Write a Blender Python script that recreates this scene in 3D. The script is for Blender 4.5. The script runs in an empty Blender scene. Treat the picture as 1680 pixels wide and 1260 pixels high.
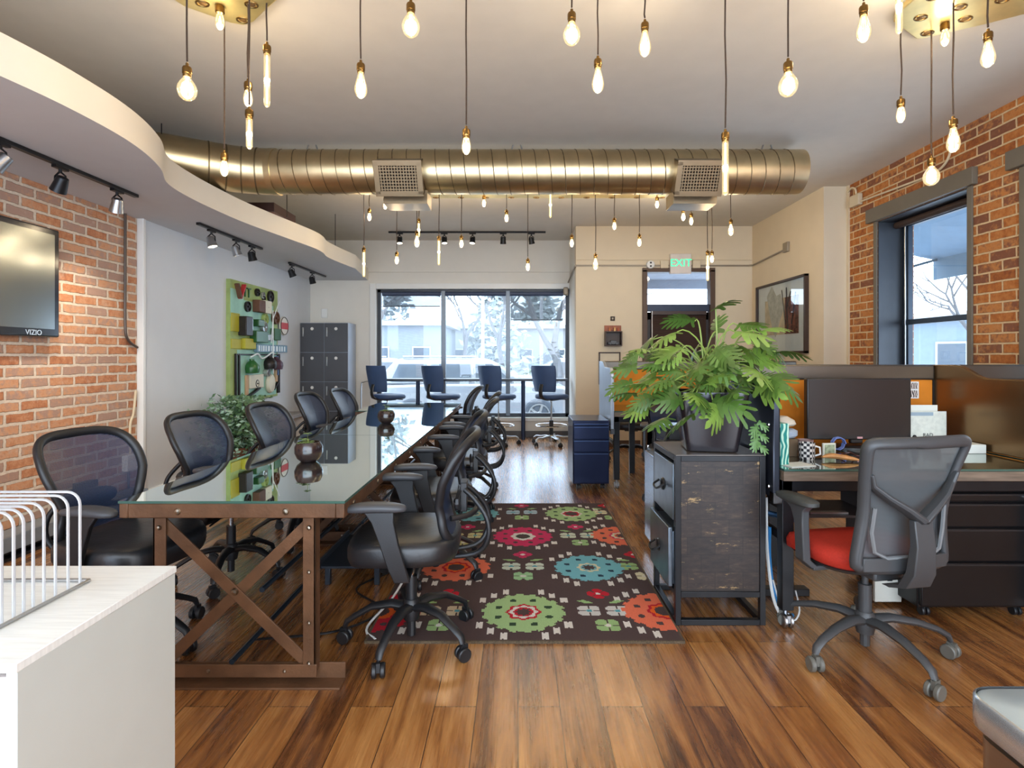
import bpy, bmesh, math, random
from math import pi, sin, cos, radians as R
from mathutils import Vector, Matrix, Euler
random.seed(7)
S = bpy.context.scene
COL = S.collection

# ------------------------------------------------------------------ camera, world, exposure
cam_d = bpy.data.cameras.new('camera'); cam = bpy.data.objects.new('camera', cam_d); COL.objects.link(cam)
cam.location = (0, 0, 1.30); cam.rotation_euler = (R(90), 0, 0)
cam_d.sensor_width = 36.0; cam_d.lens = 900/1680*36
cam_d.shift_x = -10/1680; cam_d.shift_y = -45/1680
cam_d.clip_start = .05; cam_d.clip_end = 400
S.camera = cam
S.view_settings.view_transform = 'Standard'; S.view_settings.look = 'None'
S.view_settings.gamma = 1; S.view_settings.use_curve_mapping = False
S.view_settings.exposure = 1.12
try:
    S.cycles.use_denoising = True
    S.cycles.max_bounces = 8; S.cycles.diffuse_bounces = 4; S.cycles.glossy_bounces = 4
    S.cycles.transparent_max_bounces = 24; S.cycles.transmission_bounces = 6
    S.cycles.sample_clamp_indirect = 6.0
    S.cycles.caustics_reflective = False; S.cycles.caustics_refractive = False
except Exception: pass
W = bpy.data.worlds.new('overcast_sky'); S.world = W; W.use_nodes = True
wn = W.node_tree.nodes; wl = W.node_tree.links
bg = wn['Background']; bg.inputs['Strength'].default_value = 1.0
tc = wn.new('ShaderNodeTexCoord'); nz = wn.new('ShaderNodeTexNoise'); nz.inputs['Scale'].default_value = 2.2
rp = wn.new('ShaderNodeValToRGB'); rp.color_ramp.elements[0].color = (.55, .74, 1, 1); rp.color_ramp.elements[1].color = (.86, .93, 1, 1)
rp.color_ramp.elements[0].position = .3; rp.color_ramp.elements[1].position = .6
wl.new(tc.outputs['Generated'], nz.inputs['Vector']); wl.new(nz.outputs['Fac'], rp.inputs['Fac'])
# sky raised a little behind the camera, added as fill light for the room
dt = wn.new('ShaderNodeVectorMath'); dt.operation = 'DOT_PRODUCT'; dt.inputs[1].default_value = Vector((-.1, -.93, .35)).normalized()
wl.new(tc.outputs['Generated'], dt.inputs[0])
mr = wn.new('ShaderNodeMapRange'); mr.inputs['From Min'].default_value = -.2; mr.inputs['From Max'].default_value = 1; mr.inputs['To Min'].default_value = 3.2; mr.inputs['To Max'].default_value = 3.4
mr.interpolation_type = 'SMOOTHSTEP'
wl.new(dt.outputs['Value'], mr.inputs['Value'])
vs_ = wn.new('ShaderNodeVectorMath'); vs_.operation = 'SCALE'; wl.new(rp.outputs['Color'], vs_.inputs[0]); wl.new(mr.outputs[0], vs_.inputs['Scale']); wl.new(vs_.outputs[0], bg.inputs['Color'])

def s2l(c):
    return tuple(((v/255)/12.92 if v/255 <= .04045 else ((v/255+.055)/1.055)**2.4) for v in c) + (1,)

def area_light(name, loc, rot, sx, sy, power, color=(1, 1, 1), portal=False):
    d = bpy.data.lights.new(name, 'AREA'); d.shape = 'RECTANGLE'; d.size = sx; d.size_y = sy; d.energy = power; d.color = color
    o = bpy.data.objects.new(name, d); o.location = loc; o.rotation_euler = rot; COL.objects.link(o)
    if portal: d.cycles.is_portal = True
    return o
# daylight portals in the openings (they only guide sampling of the sky)
area_light('portal', (-.72, 8.9, 1.35), (R(-90), 0, 0), 3.1, 2.1, 1, portal=True)
area_light('portal', (3.9, 4.96, 1.75), (0, R(90), 0), 1.9, 1.1, 1, portal=True)
area_light('portal', (3.9, 3.35, 1.75), (0, R(90), 0), 1.9, 1.1, 1, portal=True)
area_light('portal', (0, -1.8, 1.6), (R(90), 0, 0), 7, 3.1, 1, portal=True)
# ------------------------------------------------------------------ materials
MATS = {}
def nodes(name):
    m = bpy.data.materials.new(name); m.use_nodes = True
    nt = m.node_tree; return m, nt, nt.nodes, nt.links, nt.nodes['Principled BSDF']
def coords(nt, kind='Object'):
    t = nt.nodes.new('ShaderNodeTexCoord'); return t.outputs[kind]
def ramp(nt, stops, interp='LINEAR'):
    r = nt.nodes.new('ShaderNodeValToRGB'); cr = r.color_ramp; cr.interpolation = interp
    while len(cr.elements) < len(stops): cr.elements.new(.5)
    for e, (p, c) in zip(cr.elements, stops): e.position = p; e.color = c if len(c) == 4 else s2l(c)
    return r
def pm(name, rgb, rough=.5, metal=0, var=.06, vscale=6, bump=0, bscale=60, spec=.5, emit=0, ecol=None, coat=0, stretch=None, aniso=0):
    if name in MATS: return MATS[name]
    m, nt, N, L, B = nodes(name)
    c = s2l(rgb)
    v = coords(nt)
    if stretch:
        mp = N.new('ShaderNodeMapping'); mp.inputs['Scale'].default_value = stretch; L.new(v, mp.inputs['Vector']); v = mp.outputs['Vector']
    n = N.new('ShaderNodeTexNoise'); n.inputs['Scale'].default_value = vscale; n.inputs['Detail'].default_value = 4; L.new(v, n.inputs['Vector'])
    lo = tuple(x*(1-var) for x in c[:3])+(1,); hi = tuple(min(1, x*(1+var)) for x in c[:3])+(1,)
    r = ramp(nt, [(.3, lo), (.7, hi)]); L.new(n.outputs['Fac'], r.inputs['Fac']); L.new(r.outputs['Color'], B.inputs['Base Color'])
    B.inputs['Roughness'].default_value = rough; B.inputs['Metallic'].default_value = metal
    B.inputs['Specular IOR Level'].default_value = spec
    if coat: B.inputs['Coat Weight'].default_value = coat; B.inputs['Coat Roughness'].default_value = .08
    if emit: B.inputs['Emission Color'].default_value = s2l(ecol or rgb); B.inputs['Emission Strength'].default_value = emit
    if bump:
        b = N.new('ShaderNodeTexNoise'); b.inputs['Scale'].default_value = bscale; L.new(v, b.inputs['Vector'])
        bn = N.new('ShaderNodeBump'); bn.inputs['Strength'].default_value = bump; bn.inputs['Distance'].default_value = .01
        L.new(b.outputs['Fac'], bn.inputs['Height']); L.new(bn.outputs['Normal'], B.inputs['Normal'])
    MATS[name] = m; return m

def wood_floor():
    m, nt, N, L, B = nodes('floor_planks')
    v = coords(nt)
    sep = N.new('ShaderNodeSeparateXYZ'); L.new(v, sep.inputs[0]); cb = N.new('ShaderNodeCombineXYZ')
    L.new(sep.outputs['Y'], cb.inputs['X']); L.new(sep.outputs['X'], cb.inputs['Y'])
    br = N.new('ShaderNodeTexBrick'); br.offset = .37; br.inputs['Scale'].default_value = 1
    br.inputs['Brick Width'].default_value = 1.25; br.inputs['Row Height'].default_value = .155; br.inputs['Mortar Size'].default_value = .0016
    br.inputs['Color1'].default_value = (0, 0, 0, 1); br.inputs['Color2'].default_value = (1, 1, 1, 1); br.inputs['Mortar'].default_value = (.5, .5, .5, 1)
    L.new(cb.outputs[0], br.inputs['Vector'])
    # grain: noise stretched along the plank, shifted per plank
    mul = N.new('ShaderNodeVectorMath'); mul.operation = 'MULTIPLY'; mul.inputs[1].default_value = (1.5, 15, 1); L.new(cb.outputs[0], mul.inputs[0])
    sc = N.new('ShaderNodeVectorMath'); sc.operation = 'SCALE'; sc.inputs['Scale'].default_value = 9; L.new(br.outputs['Color'], sc.inputs[0])
    add = N.new('ShaderNodeVectorMath'); L.new(mul.outputs[0], add.inputs[0]); L.new(sc.outputs[0], add.inputs[1])
    g = N.new('ShaderNodeTexNoise'); g.inputs['Scale'].default_value = 1.0; g.inputs['Detail'].default_value = 7; g.inputs['Roughness'].default_value = .62; g.inputs['Distortion'].default_value = .6
    L.new(add.outputs[0], g.inputs['Vector'])
    mul2 = N.new('ShaderNodeVectorMath'); mul2.operation = 'MULTIPLY'; mul2.inputs[1].default_value = (3, 90, 1); L.new(cb.outputs[0], mul2.inputs[0])
    g2 = N.new('ShaderNodeTexNoise'); g2.inputs['Scale'].default_value = 1; g2.inputs['Detail'].default_value = 3; L.new(mul2.outputs[0], g2.inputs['Vector'])
    a = N.new('ShaderNodeMath'); a.operation = 'MULTIPLY_ADD'; a.inputs[1].default_value = .20; L.new(br.outputs['Color'], a.inputs[0]); L.new(g.outputs['Fac'], a.inputs[2])
    a2 = N.new('ShaderNodeMath'); a2.operation = 'MULTIPLY_ADD'; a2.inputs[1].default_value = .16; L.new(g2.outputs['Fac'], a2.inputs[0]); L.new(a.outputs[0], a2.inputs[2])
    r = ramp(nt, [(.38, (62, 35, 20)), (.53, (106, 64, 34)), (.68, (156, 102, 52)), (.86, (190, 136, 78))])
    L.new(a2.outputs[0], r.inputs['Fac'])
    mx = N.new('ShaderNodeMix'); mx.data_type = 'RGBA'; mx.inputs['B'].default_value = s2l((48, 26, 16))
    L.new(br.outputs['Fac'], mx.inputs['Factor']); L.new(r.outputs['Color'], mx.inputs['A']); L.new(mx.outputs['Result'], B.inputs['Base Color'])
    rr = ramp(nt, [(.3, (.2, .2, .2, 1)), (.7, (.36, .36, .36, 1))]); L.new(g2.outputs['Fac'], rr.inputs['Fac']); L.new(rr.outputs['Color'], B.inputs['Roughness'])
    B.inputs['Specular IOR Level'].default_value = .8; B.inputs['Coat Weight'].default_value = .85; B.inputs['Coat IOR'].default_value = 1.9; B.inputs['Coat Roughness'].default_value = .24
    bn = N.new('ShaderNodeBump'); bn.inputs['Strength'].default_value = .35; bn.inputs['Distance'].default_value = .002; bn.invert = True
    sm = N.new('ShaderNodeMath'); sm.operation = 'MULTIPLY_ADD'; sm.inputs[1].default_value = -.12; L.new(g2.outputs['Fac'], sm.inputs[0]); L.new(br.outputs['Fac'], sm.inputs[2])
    L.new(sm.outputs[0], bn.inputs['Height']); L.new(bn.outputs['Normal'], B.inputs['Normal'])
    return m

def brick(name, tones, mortar, rough_edge=.5, grime=.3, ms=.0085):
    m, nt, N, L, B = nodes(name)
    v = coords(nt)
    sep = N.new('ShaderNodeSeparateXYZ'); L.new(v, sep.inputs[0])
    # brick courses wander a little like old hand-laid masonry
    wn_ = N.new('ShaderNodeTexNoise'); wn_.inputs['Scale'].default_value = 10; wn_.inputs['Detail'].default_value = 8; wn_.inputs['Roughness'].default_value = .5+.28*rough_edge; L.new(v, wn_.inputs['Vector'])
    wo = N.new('ShaderNodeMath'); wo.operation = 'MULTIPLY_ADD'; wo.inputs[1].default_value = .018*rough_edge*2; L.new(wn_.outputs['Fac'], wo.inputs[0]); L.new(sep.outputs['Z'], wo.inputs[2])
    wo2 = N.new('ShaderNodeMath'); wo2.operation = 'MULTIPLY_ADD'; wo2.inputs[1].default_value = .02*rough_edge*2; L.new(wn_.outputs['Fac'], wo2.inputs[0]); L.new(sep.outputs['Y'], wo2.inputs[2])
    cb = N.new('ShaderNodeCombineXYZ'); L.new(wo2.outputs[0], cb.inputs['X']); L.new(wo.outputs[0], cb.inputs['Y'])
    br = N.new('ShaderNodeTexBrick'); br.offset = .5; br.inputs['Scale'].default_value = 1
    br.inputs['Brick Width'].default_value = .228; br.inputs['Row Height'].default_value = .078; br.inputs['Mortar Size'].default_value = ms; br.inputs['Mortar Smooth'].default_value = .3
    br.inputs['Color1'].default_value = (0, 0, 0, 1); br.inputs['Color2'].default_value = (1, 1, 1, 1); br.inputs['Mortar'].default_value = (.5, .5, .5, 1)
    L.new(cb.outputs[0], br.inputs['Vector'])
    n = N.new('ShaderNodeTexNoise'); n.inputs['Scale'].default_value = 22; n.inputs['Detail'].default_value = 6; n.inputs['Roughness'].default_value = .7; L.new(v, n.inputs['Vector'])
    a = N.new('ShaderNodeMath'); a.operation = 'MULTIPLY_ADD'; a.inputs[1].default_value = .85; L.new(n.outputs['Fac'], a.inputs[0])
    a0 = N.new('ShaderNodeMath'); a0.operation = 'MULTIPLY'; a0.inputs[1].default_value = .50; L.new(br.outputs['Color'], a0.inputs[0]); L.new(a0.outputs[0], a.inputs[2])
    st = [(.2+i*.8/(len(tones)), t) for i, t in enumerate(tones)]
    r = ramp(nt, st); L.new(a.outputs[0], r.inputs['Fac'])
    # pale mortar smears
    n3 = N.new('ShaderNodeTexNoise'); n3.inputs['Scale'].default_value = 7; n3.inputs['Detail'].default_value = 8; n3.inputs['Roughness'].default_value = .75; L.new(v, n3.inputs['Vector'])
    sm = ramp(nt, [(.56, (0, 0, 0, 1)), (.72, (grime, grime, grime, 1))]); L.new(n3.outputs['Fac'], sm.inputs['Fac'])
    mn = ramp(nt, [(.3, tuple(int(x*.86) for x in mortar)), (.7, mortar)]); L.new(n.outputs['Fac'], mn.inputs['Fac'])
    fx = N.new('ShaderNodeMath'); fx.operation = 'MAXIMUM'; L.new(br.outputs['Fac'], fx.inputs[0]); L.new(sm.outputs['Color'], fx.inputs[1])
    mx = N.new('ShaderNodeMix'); mx.data_type = 'RGBA'; L.new(fx.outputs[0], mx.inputs['Factor']); L.new(r.outputs['Color'], mx.inputs['A']); L.new(mn.outputs['Color'], mx.inputs['B'])
    L.new(mx.outputs['Result'], B.inputs['Base Color']); B.inputs['Roughness'].default_value = .85; B.inputs['Specular IOR Level'].default_value = .25
    h = N.new('ShaderNodeMath'); h.operation = 'MULTIPLY_ADD'; h.inputs[1].default_value = -.45; L.new(n.outputs['Fac'], h.inputs[0]); L.new(br.outputs['Fac'], h.inputs[2])
    bn = N.new('ShaderNodeBump'); bn.invert = True; bn.inputs['Strength'].default_value = .9; bn.inputs['Distance'].default_value = .012
    L.new(h.outputs[0], bn.inputs['Height']); L.new(bn.outputs['Normal'], B.inputs['Normal'])
    return m

def see_through(name, rgb, alpha, rough=.4, lines=0, spec=.5):
    """woven mesh / sheer cloth: part of the surface lets light pass"""
    m, nt, N, L, B = nodes(name)
    B.inputs['Base Color'].default_value = s2l(rgb); B.inputs['Roughness'].default_value = rough; B.inputs['Specular IOR Level'].default_value = spec
    v = coords(nt)
    if lines:
        w = N.new('ShaderNodeTexWave'); w.bands_direction = 'Z'; w.inputs['Scale'].default_value = lines; w.inputs['Distortion'].default_value = .3; L.new(v, w.inputs['Vector'])
        r = ramp(nt, [(.2, (alpha-.12,)*3+(1,)), (.8, (min(1, alpha+.12),)*3+(1,))]); L.new(w.outputs['Fac'], r.inputs['Fac']); L.new(r.outputs['Color'], B.inputs['Alpha'])
    else:
        n = N.new('ShaderNodeTexNoise'); n.inputs['Scale'].default_value = 8; L.new(v, n.inputs['Vector'])
        r = ramp(nt, [(.2, (alpha-.03,)*3+(1,)), (.8, (min(1, alpha+.03),)*3+(1,))]); L.new(n.outputs['Fac'], r.inputs['Fac']); L.new(r.outputs['Color'], B.inputs['Alpha'])
    return m

def facing_mix(nt, base, gain, power):
    lw = nt.nodes.new('ShaderNodeLayerWeight'); lw.inputs['Blend'].default_value = .5
    p = nt.nodes.new('ShaderNodeMath'); p.operation = 'POWER'; p.inputs[1].default_value = power; nt.links.new(lw.outputs['Facing'], p.inputs[0])
    a = nt.nodes.new('ShaderNodeMath'); a.operation = 'MULTIPLY_ADD'; a.inputs[1].default_value = gain; a.inputs[2].default_value = base; a.use_clamp = True
    nt.links.new(p.outputs[0], a.inputs[0]); return a.outputs[0]

def pane_mat(name, tint=(1, 1, 1), refl=.08, rough=.0):
    m, nt, N, L, B = nodes(name); N.remove(B)
    out = N['Material Output']; t = N.new('ShaderNodeBsdfTransparent'); t.inputs[0].default_value = tint + (1,)
    g = N.new('ShaderNodeBsdfGlossy'); g.inputs['Roughness'].default_value = rough
    lw = facing_mix(nt, .04, .8, 4)
    mx = N.new('ShaderNodeMixShader'); L.new(lw, mx.inputs[0]); L.new(t.outputs[0], mx.inputs[1]); L.new(g.outputs[0], mx.inputs[2]); L.new(mx.outputs[0], out.inputs['Surface'])
    return m

def mirror_glass(name, base, refl, rough=.015):
    m, nt, N, L, B = nodes(name)
    out = N['Material Output']; g = N.new('ShaderNodeBsdfGlossy'); g.inputs['Roughness'].default_value = rough; g.inputs[0].default_value = (.93, 1, .97, 1)
    n = N.new('ShaderNodeTexNoise'); n.inputs['Scale'].default_value = 5; L.new(coords(nt), n.inputs['Vector'])
    r = ramp(nt, [(.3, tuple(int(x*.85) for x in base)), (.7, base)]); L.new(n.outputs['Fac'], r.inputs['Fac']); L.new(r.outputs['Color'], B.inputs['Base Color']); B.inputs['Roughness'].default_value = .3
    mx = N.new('ShaderNodeMixShader'); lw = facing_mix(nt, refl*.3, refl, 1.3)
    L.new(lw, mx.inputs[0]); L.new(B.outputs[0], mx.inputs[1]); L.new(g.outputs[0], mx.inputs[2]); L.new(mx.outputs[0], out.inputs['Surface'])
    return m

def attr_mat(name, rough=.9, bump=.6, bscale=350):
    m, nt, N, L, B = nodes(name)
    at = N.new('ShaderNodeAttribute'); at.attribute_name = 'weave'
    n = N.new('ShaderNodeTexNoise'); n.inputs['Scale'].default_value = bscale; L.new(coords(nt), n.inputs['Vector'])
    hs = N.new('ShaderNodeHueSaturation'); mr = N.new('ShaderNodeMapRange'); mr.inputs['To Min'].default_value = .55; mr.inputs['To Max'].default_value = 1.4
    L.new(n.outputs['Fac'], mr.inputs['Value']); L.new(mr.outputs[0], hs.inputs['Value']); L.new(at.outputs['Color'], hs.inputs['Color']); L.new(hs.outputs['Color'], B.inputs['Base Color'])
    B.inputs['Roughness'].default_value = rough; B.inputs['Specular IOR Level'].default_value = .15
    bn = N.new('ShaderNodeBump'); bn.inputs['Strength'].default_value = bump; bn.inputs['Distance'].default_value = .004; L.new(n.outputs['Fac'], bn.inputs['Height']); L.new(bn.outputs['Normal'], B.inputs['Normal'])
    return m

M_floor = wood_floor()
M_brick_r = brick('brick_orange', [(96, 58, 40), (142, 82, 46), (174, 106, 54), (194, 130, 74), (130, 84, 62)], (228, 198, 154), .3, .14)
M_brick_l = brick('brick_worn', [(132, 84, 62), (168, 106, 74), (192, 130, 92), (208, 154, 116), (176, 142, 124)], (232, 212, 190), .8, .5, .0125)
M_wall = pm('wall_paint', (222, 218, 208), .85, var=.015, bump=.05, bscale=220, spec=.2)
M_wall_daylit = pm('white_paint_daylit', (212, 216, 219), .85, var=.012, bump=.05, bscale=220, spec=.2)  # white paint with the window's bluish light mixed into its colour
M_cream = pm('cream_paint', (222, 206, 178), .85, var=.015, bump=.05, bscale=220, spec=.2)
M_ceil = pm('ceiling_paint', (214, 208, 196), .9, var=.02, bump=.04, bscale=120, spec=.15)
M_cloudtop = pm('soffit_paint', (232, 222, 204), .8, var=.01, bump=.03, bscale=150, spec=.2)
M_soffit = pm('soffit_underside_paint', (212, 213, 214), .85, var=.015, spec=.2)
M_white = pm('white_trim_paint', (228, 228, 224), .5, var=.01)
M_black = pm('black_plastic', (26, 27, 30), .42, var=.1, bump=.08, bscale=400)
M_blackf = pm('black_vinyl', (30, 31, 34), .38, var=.15, vscale=10, bump=.12, bscale=40, spec=.6)
M_armpad = pm('grey_black_urethane', (66, 68, 72), .45, var=.06)
M_steelk = pm('black_steel', (30, 31, 34), .35, metal=.4, var=.15, vscale=20)
M_chrome = pm('chrome', (205, 208, 212), .12, metal=1, var=.03)
M_alu = pm('brushed_aluminium', (176, 178, 180), .3, metal=1, var=.05, stretch=(1, 1, 30))
M_rust = pm('rusted_brown_steel', (98, 68, 46), .5, metal=.15, var=.3, vscale=9, bump=.15, bscale=70, spec=.4)
M_rivet = pm('rivet_steel', (150, 140, 125), .3, metal=1, var=.1)
M_brass = pm('antique_brass', (128, 100, 58), .3, metal=1, var=.2, vscale=30)
M_brassplate = pm('polished_brass_plate', (236, 214, 148), .28, metal=.75, var=.12, vscale=8)
M_cord = pm('brown_cloth_cord', (58, 42, 30), .8, var=.15, vscale=100)
M_duct = pm('galvanized_steel', (208, 188, 148), .32, metal=1, var=.14, vscale=5, bump=.03, bscale=14)
M_frame_dk = pm('dark_window_frame', (58, 62, 68), .4, metal=.3, var=.06)
M_frame_gy = pm('grey_window_mullion', (104, 112, 120), .35, metal=.5, var=.05)
M_lintel = pm('taupe_lintel_paint', (108, 100, 86), .6, var=.05)
M_brownframe = pm('brown_door_frame', (84, 62, 46), .5, var=.1)
M_mesh = see_through('black_mesh_sky_tint', (44, 58, 86), .84, .35, lines=60)  # black mesh, the blue of the reflected sky is put into its colour
M_meshg = see_through('grey_chair_mesh', (84, 88, 90), .9, .5, lines=110)
M_glass = pane_mat('window_glass', (.93, .97, 1))
M_bulb = None
M_tabletop = mirror_glass('glass_over_dark_tabletop', (60, 66, 62), .95)
M_desktop = mirror_glass('glass_over_olive_desktop', (64, 56, 40), .55)
M_screen = mirror_glass('tv_screen', (16, 18, 22), .5, .16)
M_glassedge = pm('green_glass_edge', (60, 92, 82), .1, var=.05, spec=.8)

# ------------------------------------------------------------------ mesh builder
class MB:
    def __init__(s): s.v = []; s.f = []; s.mi = []; s.m = 0
    def add(s, vs, fs):
        b = len(s.v); s.v += [Vector(p) for p in vs]
        for f in fs: s.f.append([b+i for i in f]); s.mi.append(s.m)
        return s
    def box(s, c, d, rot=None):
        x, y, z = d[0]/2, d[1]/2, d[2]/2
        vs = [Vector(p) for p in ((-x,-y,-z),(x,-y,-z),(x,y,-z),(-x,y,-z),(-x,-y,z),(x,-y,z),(x,y,z),(-x,y,z))]
        if rot is not None:
            rm = Euler(rot).to_matrix() if not isinstance(rot, Matrix) else rot
            vs = [rm @ p for p in vs]
        c = Vector(c)
        return s.add([p+c for p in vs], [(0,3,2,1),(4,5,6,7),(0,1,5,4),(1,2,6,5),(2,3,7,6),(3,0,4,7)])
    def bx(s, x0, x1, y0, y1, z0, z1): return s.box(((x0+x1)/2, (y0+y1)/2, (z0+z1)/2), (abs(x1-x0), abs(y1-y0), abs(z1-z0)))
    def bar(s, p0, p1, w, t, up=(0, 0, 1)):
        """rectangular bar from p0 to p1, width w (side), thickness t (along up)"""
        p0, p1 = Vector(p0), Vector(p1); d = (p1-p0); l = d.length; d.normalize(); u = Vector(up)
        sd = d.cross(u).normalized(); u = sd.cross(d).normalized()
        vs = [p + sd*a*w/2 + u*b*t/2 for p in (p0, p1) for a, b in ((-1,-1),(1,-1),(1,1),(-1,1))]
        return s.add(vs, [(0,1,2,3),(7,6,5,4),(0,4,5,1),(1,5,6,2),(2,6,7,3),(3,7,4,0)])
    def tube(s, path, r, n=8, closed=False, flat=None, up=None, cap=True, tw=0):
        P = [Vector(p) for p in path]; k = len(P)
        rs = r if isinstance(r, (list, tuple)) else [r]*k
        T = []
        for i in range(k):
            a = P[i-1] if (i > 0 or closed) else P[i]; b = P[(i+1) % k] if (i < k-1 or closed) else P[i]
            T.append((b-a).normalized())
        nv = Vector(up) if up is not None else (Vector((0, 0, 1)) if abs(T[0].z) < .9 else Vector((1, 0, 0)))
        vs = []; N = (nv - T[0]*nv.dot(T[0])).normalized()
        for i in range(k):
            if up is not None:
                uu = Vector(up); M_ = uu - T[i]*uu.dot(T[i])
                N = M_.normalized() if M_.length > 1e-4 else N
            else:
                M_ = N - T[i]*N.dot(T[i]); N = M_.normalized() if M_.length > 1e-6 else N
            Bn = T[i].cross(N)
            fa, fb = flat if flat else (1, 1)
            for j in range(n):
                a = 2*pi*j/n + tw
                vs.append(P[i] + N*cos(a)*rs[i]*fa + Bn*sin(a)*rs[i]*fb)
        fs = []
        for i in range(k if closed else k-1):
            for j in range(n):
                a = i*n+j; b = i*n+(j+1) % n; c = ((i+1) % k)*n+(j+1) % n; d = ((i+1) % k)*n+j
                fs.append((a, b, c, d))
        if cap and not closed: fs.append(tuple(range(n-1, -1, -1))); fs.append(tuple((k-1)*n+j for j in range(n)))
        return s.add(vs, fs)
    def cyl(s, p0, p1, r0, r1=None, n=16): return s.tube([p0, p1], [r0, r0 if r1 is None else r1], n)
    def lathe(s, prof, n=20, o=(0, 0, 0), axis='Z', cap=True):
        o = Vector(o); vs = []
        for r, z in prof:
            for j in range(n):
                a = 2*pi*j/n
                p = (r*cos(a), r*sin(a), z)
                if axis == 'X': p = (z, r*cos(a), r*sin(a))
                if axis == 'Y': p = (r*sin(a), z, r*cos(a))
                vs.append(o+Vector(p))
        fs = [(i*n+j, i*n+(j+1) % n, (i+1)*n+(j+1) % n, (i+1)*n+j) for i in range(len(prof)-1) for j in range(n)]
        if cap:
            if prof[0][0] > 1e-5: fs.append(tuple(range(n-1, -1, -1)))
            if prof[-1][0] > 1e-5: fs.append(tuple((len(prof)-1)*n+j for j in range(n)))
        return s.add(vs, fs)
    def prism(s, poly, h0, h1, plane='XY'):
        def P(a, b, h): return {'XY': (a, b, h), 'XZ': (a, h, b), 'YZ': (h, a, b)}[plane]
        k = len(poly); vs = [P(a, b, h0) for a, b in poly]+[P(a, b, h1) for a, b in poly]
        return s.add(vs, [tuple(range(k-1, -1, -1)), tuple(range(k, 2*k))]+[(i, (i+1) % k, k+(i+1) % k, k+i) for i in range(k)])
    def loft(s, rings, cap=True, closed=True):
        k = len(rings[0]); vs = [p for r in rings for p in r]
        fs = [(i*k+j, i*k+(j+1) % k, (i+1)*k+(j+1) % k, (i+1)*k+j) for i in range(len(rings)-1) for j in range(k if closed else k-1)]
        if cap: fs.append(tuple(range(k-1, -1, -1))); fs.append(tuple((len(rings)-1)*k+j for j in range(k)))
        return s.add(vs, fs)
    def grid(s, fn, nu, nv, thick=0):
        vs = [Vector(fn(i/nu, j/nv)) for i in range(nu+1) for j in range(nv+1)]
        fs = [(i*(nv+1)+j, (i+1)*(nv+1)+j, (i+1)*(nv+1)+j+1, i*(nv+1)+j+1) for i in range(nu) for j in range(nv)]
        return s.add(vs, fs)
    def xf(s, M_, start=0):
        for i in range(start, len(s.v)): s.v[i] = M_ @ s.v[i]
        return s
    def build(s, name, mat, parent=None, bevel=0, smooth=True, ang=35, seg=2):
        me = bpy.data.meshes.new(name); me.from_pydata([tuple(p) for p in s.v], [], s.f)
        mats = mat if isinstance(mat, (list, tuple)) else [mat]
        for m_ in mats: me.materials.append(m_)
        bm = bmesh.new(); bm.from_mesh(me); 
        for f, k in zip(bm.faces, s.mi): f.material_index = k
        bmesh.ops.recalc_face_normals(bm, faces=bm.faces); bm.to_mesh(me); bm.free()
        if smooth:
            for p in me.polygons: p.use_smooth = True
            me.set_sharp_from_angle(angle=R(ang))
        o = bpy.data.objects.new(name, me); COL.objects.link(o)
        if bevel:
            md = o.modifiers.new('edge_bevel', 'BEVEL'); md.width = bevel; md.segments = seg; md.limit_method = 'ANGLE'; md.angle_limit = R(40)
        if parent: o.parent = parent
        return o

def tag(o, label, cat, group=None, kind=None):
    o['label'] = label; o['category'] = cat
    if group: o['group'] = group
    if kind: o['kind'] = kind
    return o
def thing(name, label, cat, loc=(0, 0, 0), rz=0, group=None):
    o = bpy.data.objects.new(name, None); COL.objects.link(o); o.location = loc; o.rotation_euler = (0, 0, rz); o.empty_display_size = .1
    return tag(o, label, cat, group)
def struct(o): o['kind'] = 'structure'; return o
def sempty(name, loc=(0, 0, 0)):
    o = bpy.data.objects.new(name, None); COL.objects.link(o); o.location = loc; o.empty_display_size = .1; return struct(o)
def kids(o): return [c for c in bpy.data.objects if c.parent == o]
TREE = {}
def dup(o, parent=None, loc=None, rz=None, label=None, group=None):
    c = o.copy(); COL.objects.link(c)
    if parent: c.parent = parent
    if loc is not None: c.location = loc
    if rz is not None: c.rotation_euler = (0, 0, rz)
    if label: c['label'] = label
    if group: c['group'] = group
    for ch in kids(o): dup(ch, c)
    return c
def se(rx, ry, n=24, p=3.0, cx=0, cy=0):
    out = []
    for i in range(n):
        a = 2*pi*i/n; c, s_ = cos(a), sin(a)
        out.append((cx+rx*math.copysign(abs(c)**(2/p), c), cy+ry*math.copysign(abs(s_)**(2/p), s_)))
    return out
def catmull(pts, k=6):
    P = [Vector(p) for p in pts]; out = []
    for i in range(len(P)-1):
        a = P[i-1] if i else P[0]*2-P[1]; b, c = P[i], P[i+1]; d = P[i+2] if i+2 < len(P) else P[-1]*2-P[-2]
        for j in range(k):
            t = j/k
            out.append(.5*((2*b)+(c-a)*t+(2*a-5*b+4*c-d)*t*t+(3*b-a-3*c+d)*t**3))
    out.append(P[-1]); return out
def text(name, body, size, mat, parent, loc, rot, extr=.001, align='CENTER', sx=1):
    cu = bpy.data.curves.new(name, 'FONT'); cu.body = body; cu.size = size; cu.extrude = extr; cu.align_x = align; cu.align_y = 'CENTER'
    t = bpy.data.objects.new(name, cu); COL.objects.link(t)
    dg = bpy.context.evaluated_depsgraph_get(); dg.update()
    me = bpy.data.meshes.new_from_object(t.evaluated_get(dg)); bpy.data.objects.remove(t)
    me.name = name; me.materials.clear(); me.materials.append(mat)
    o = bpy.data.objects.new(name, me); COL.objects.link(o); o.location = loc; o.rotation_euler = rot; o.scale = (sx, 1, 1)
    if parent: o.parent = parent
    return o
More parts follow.
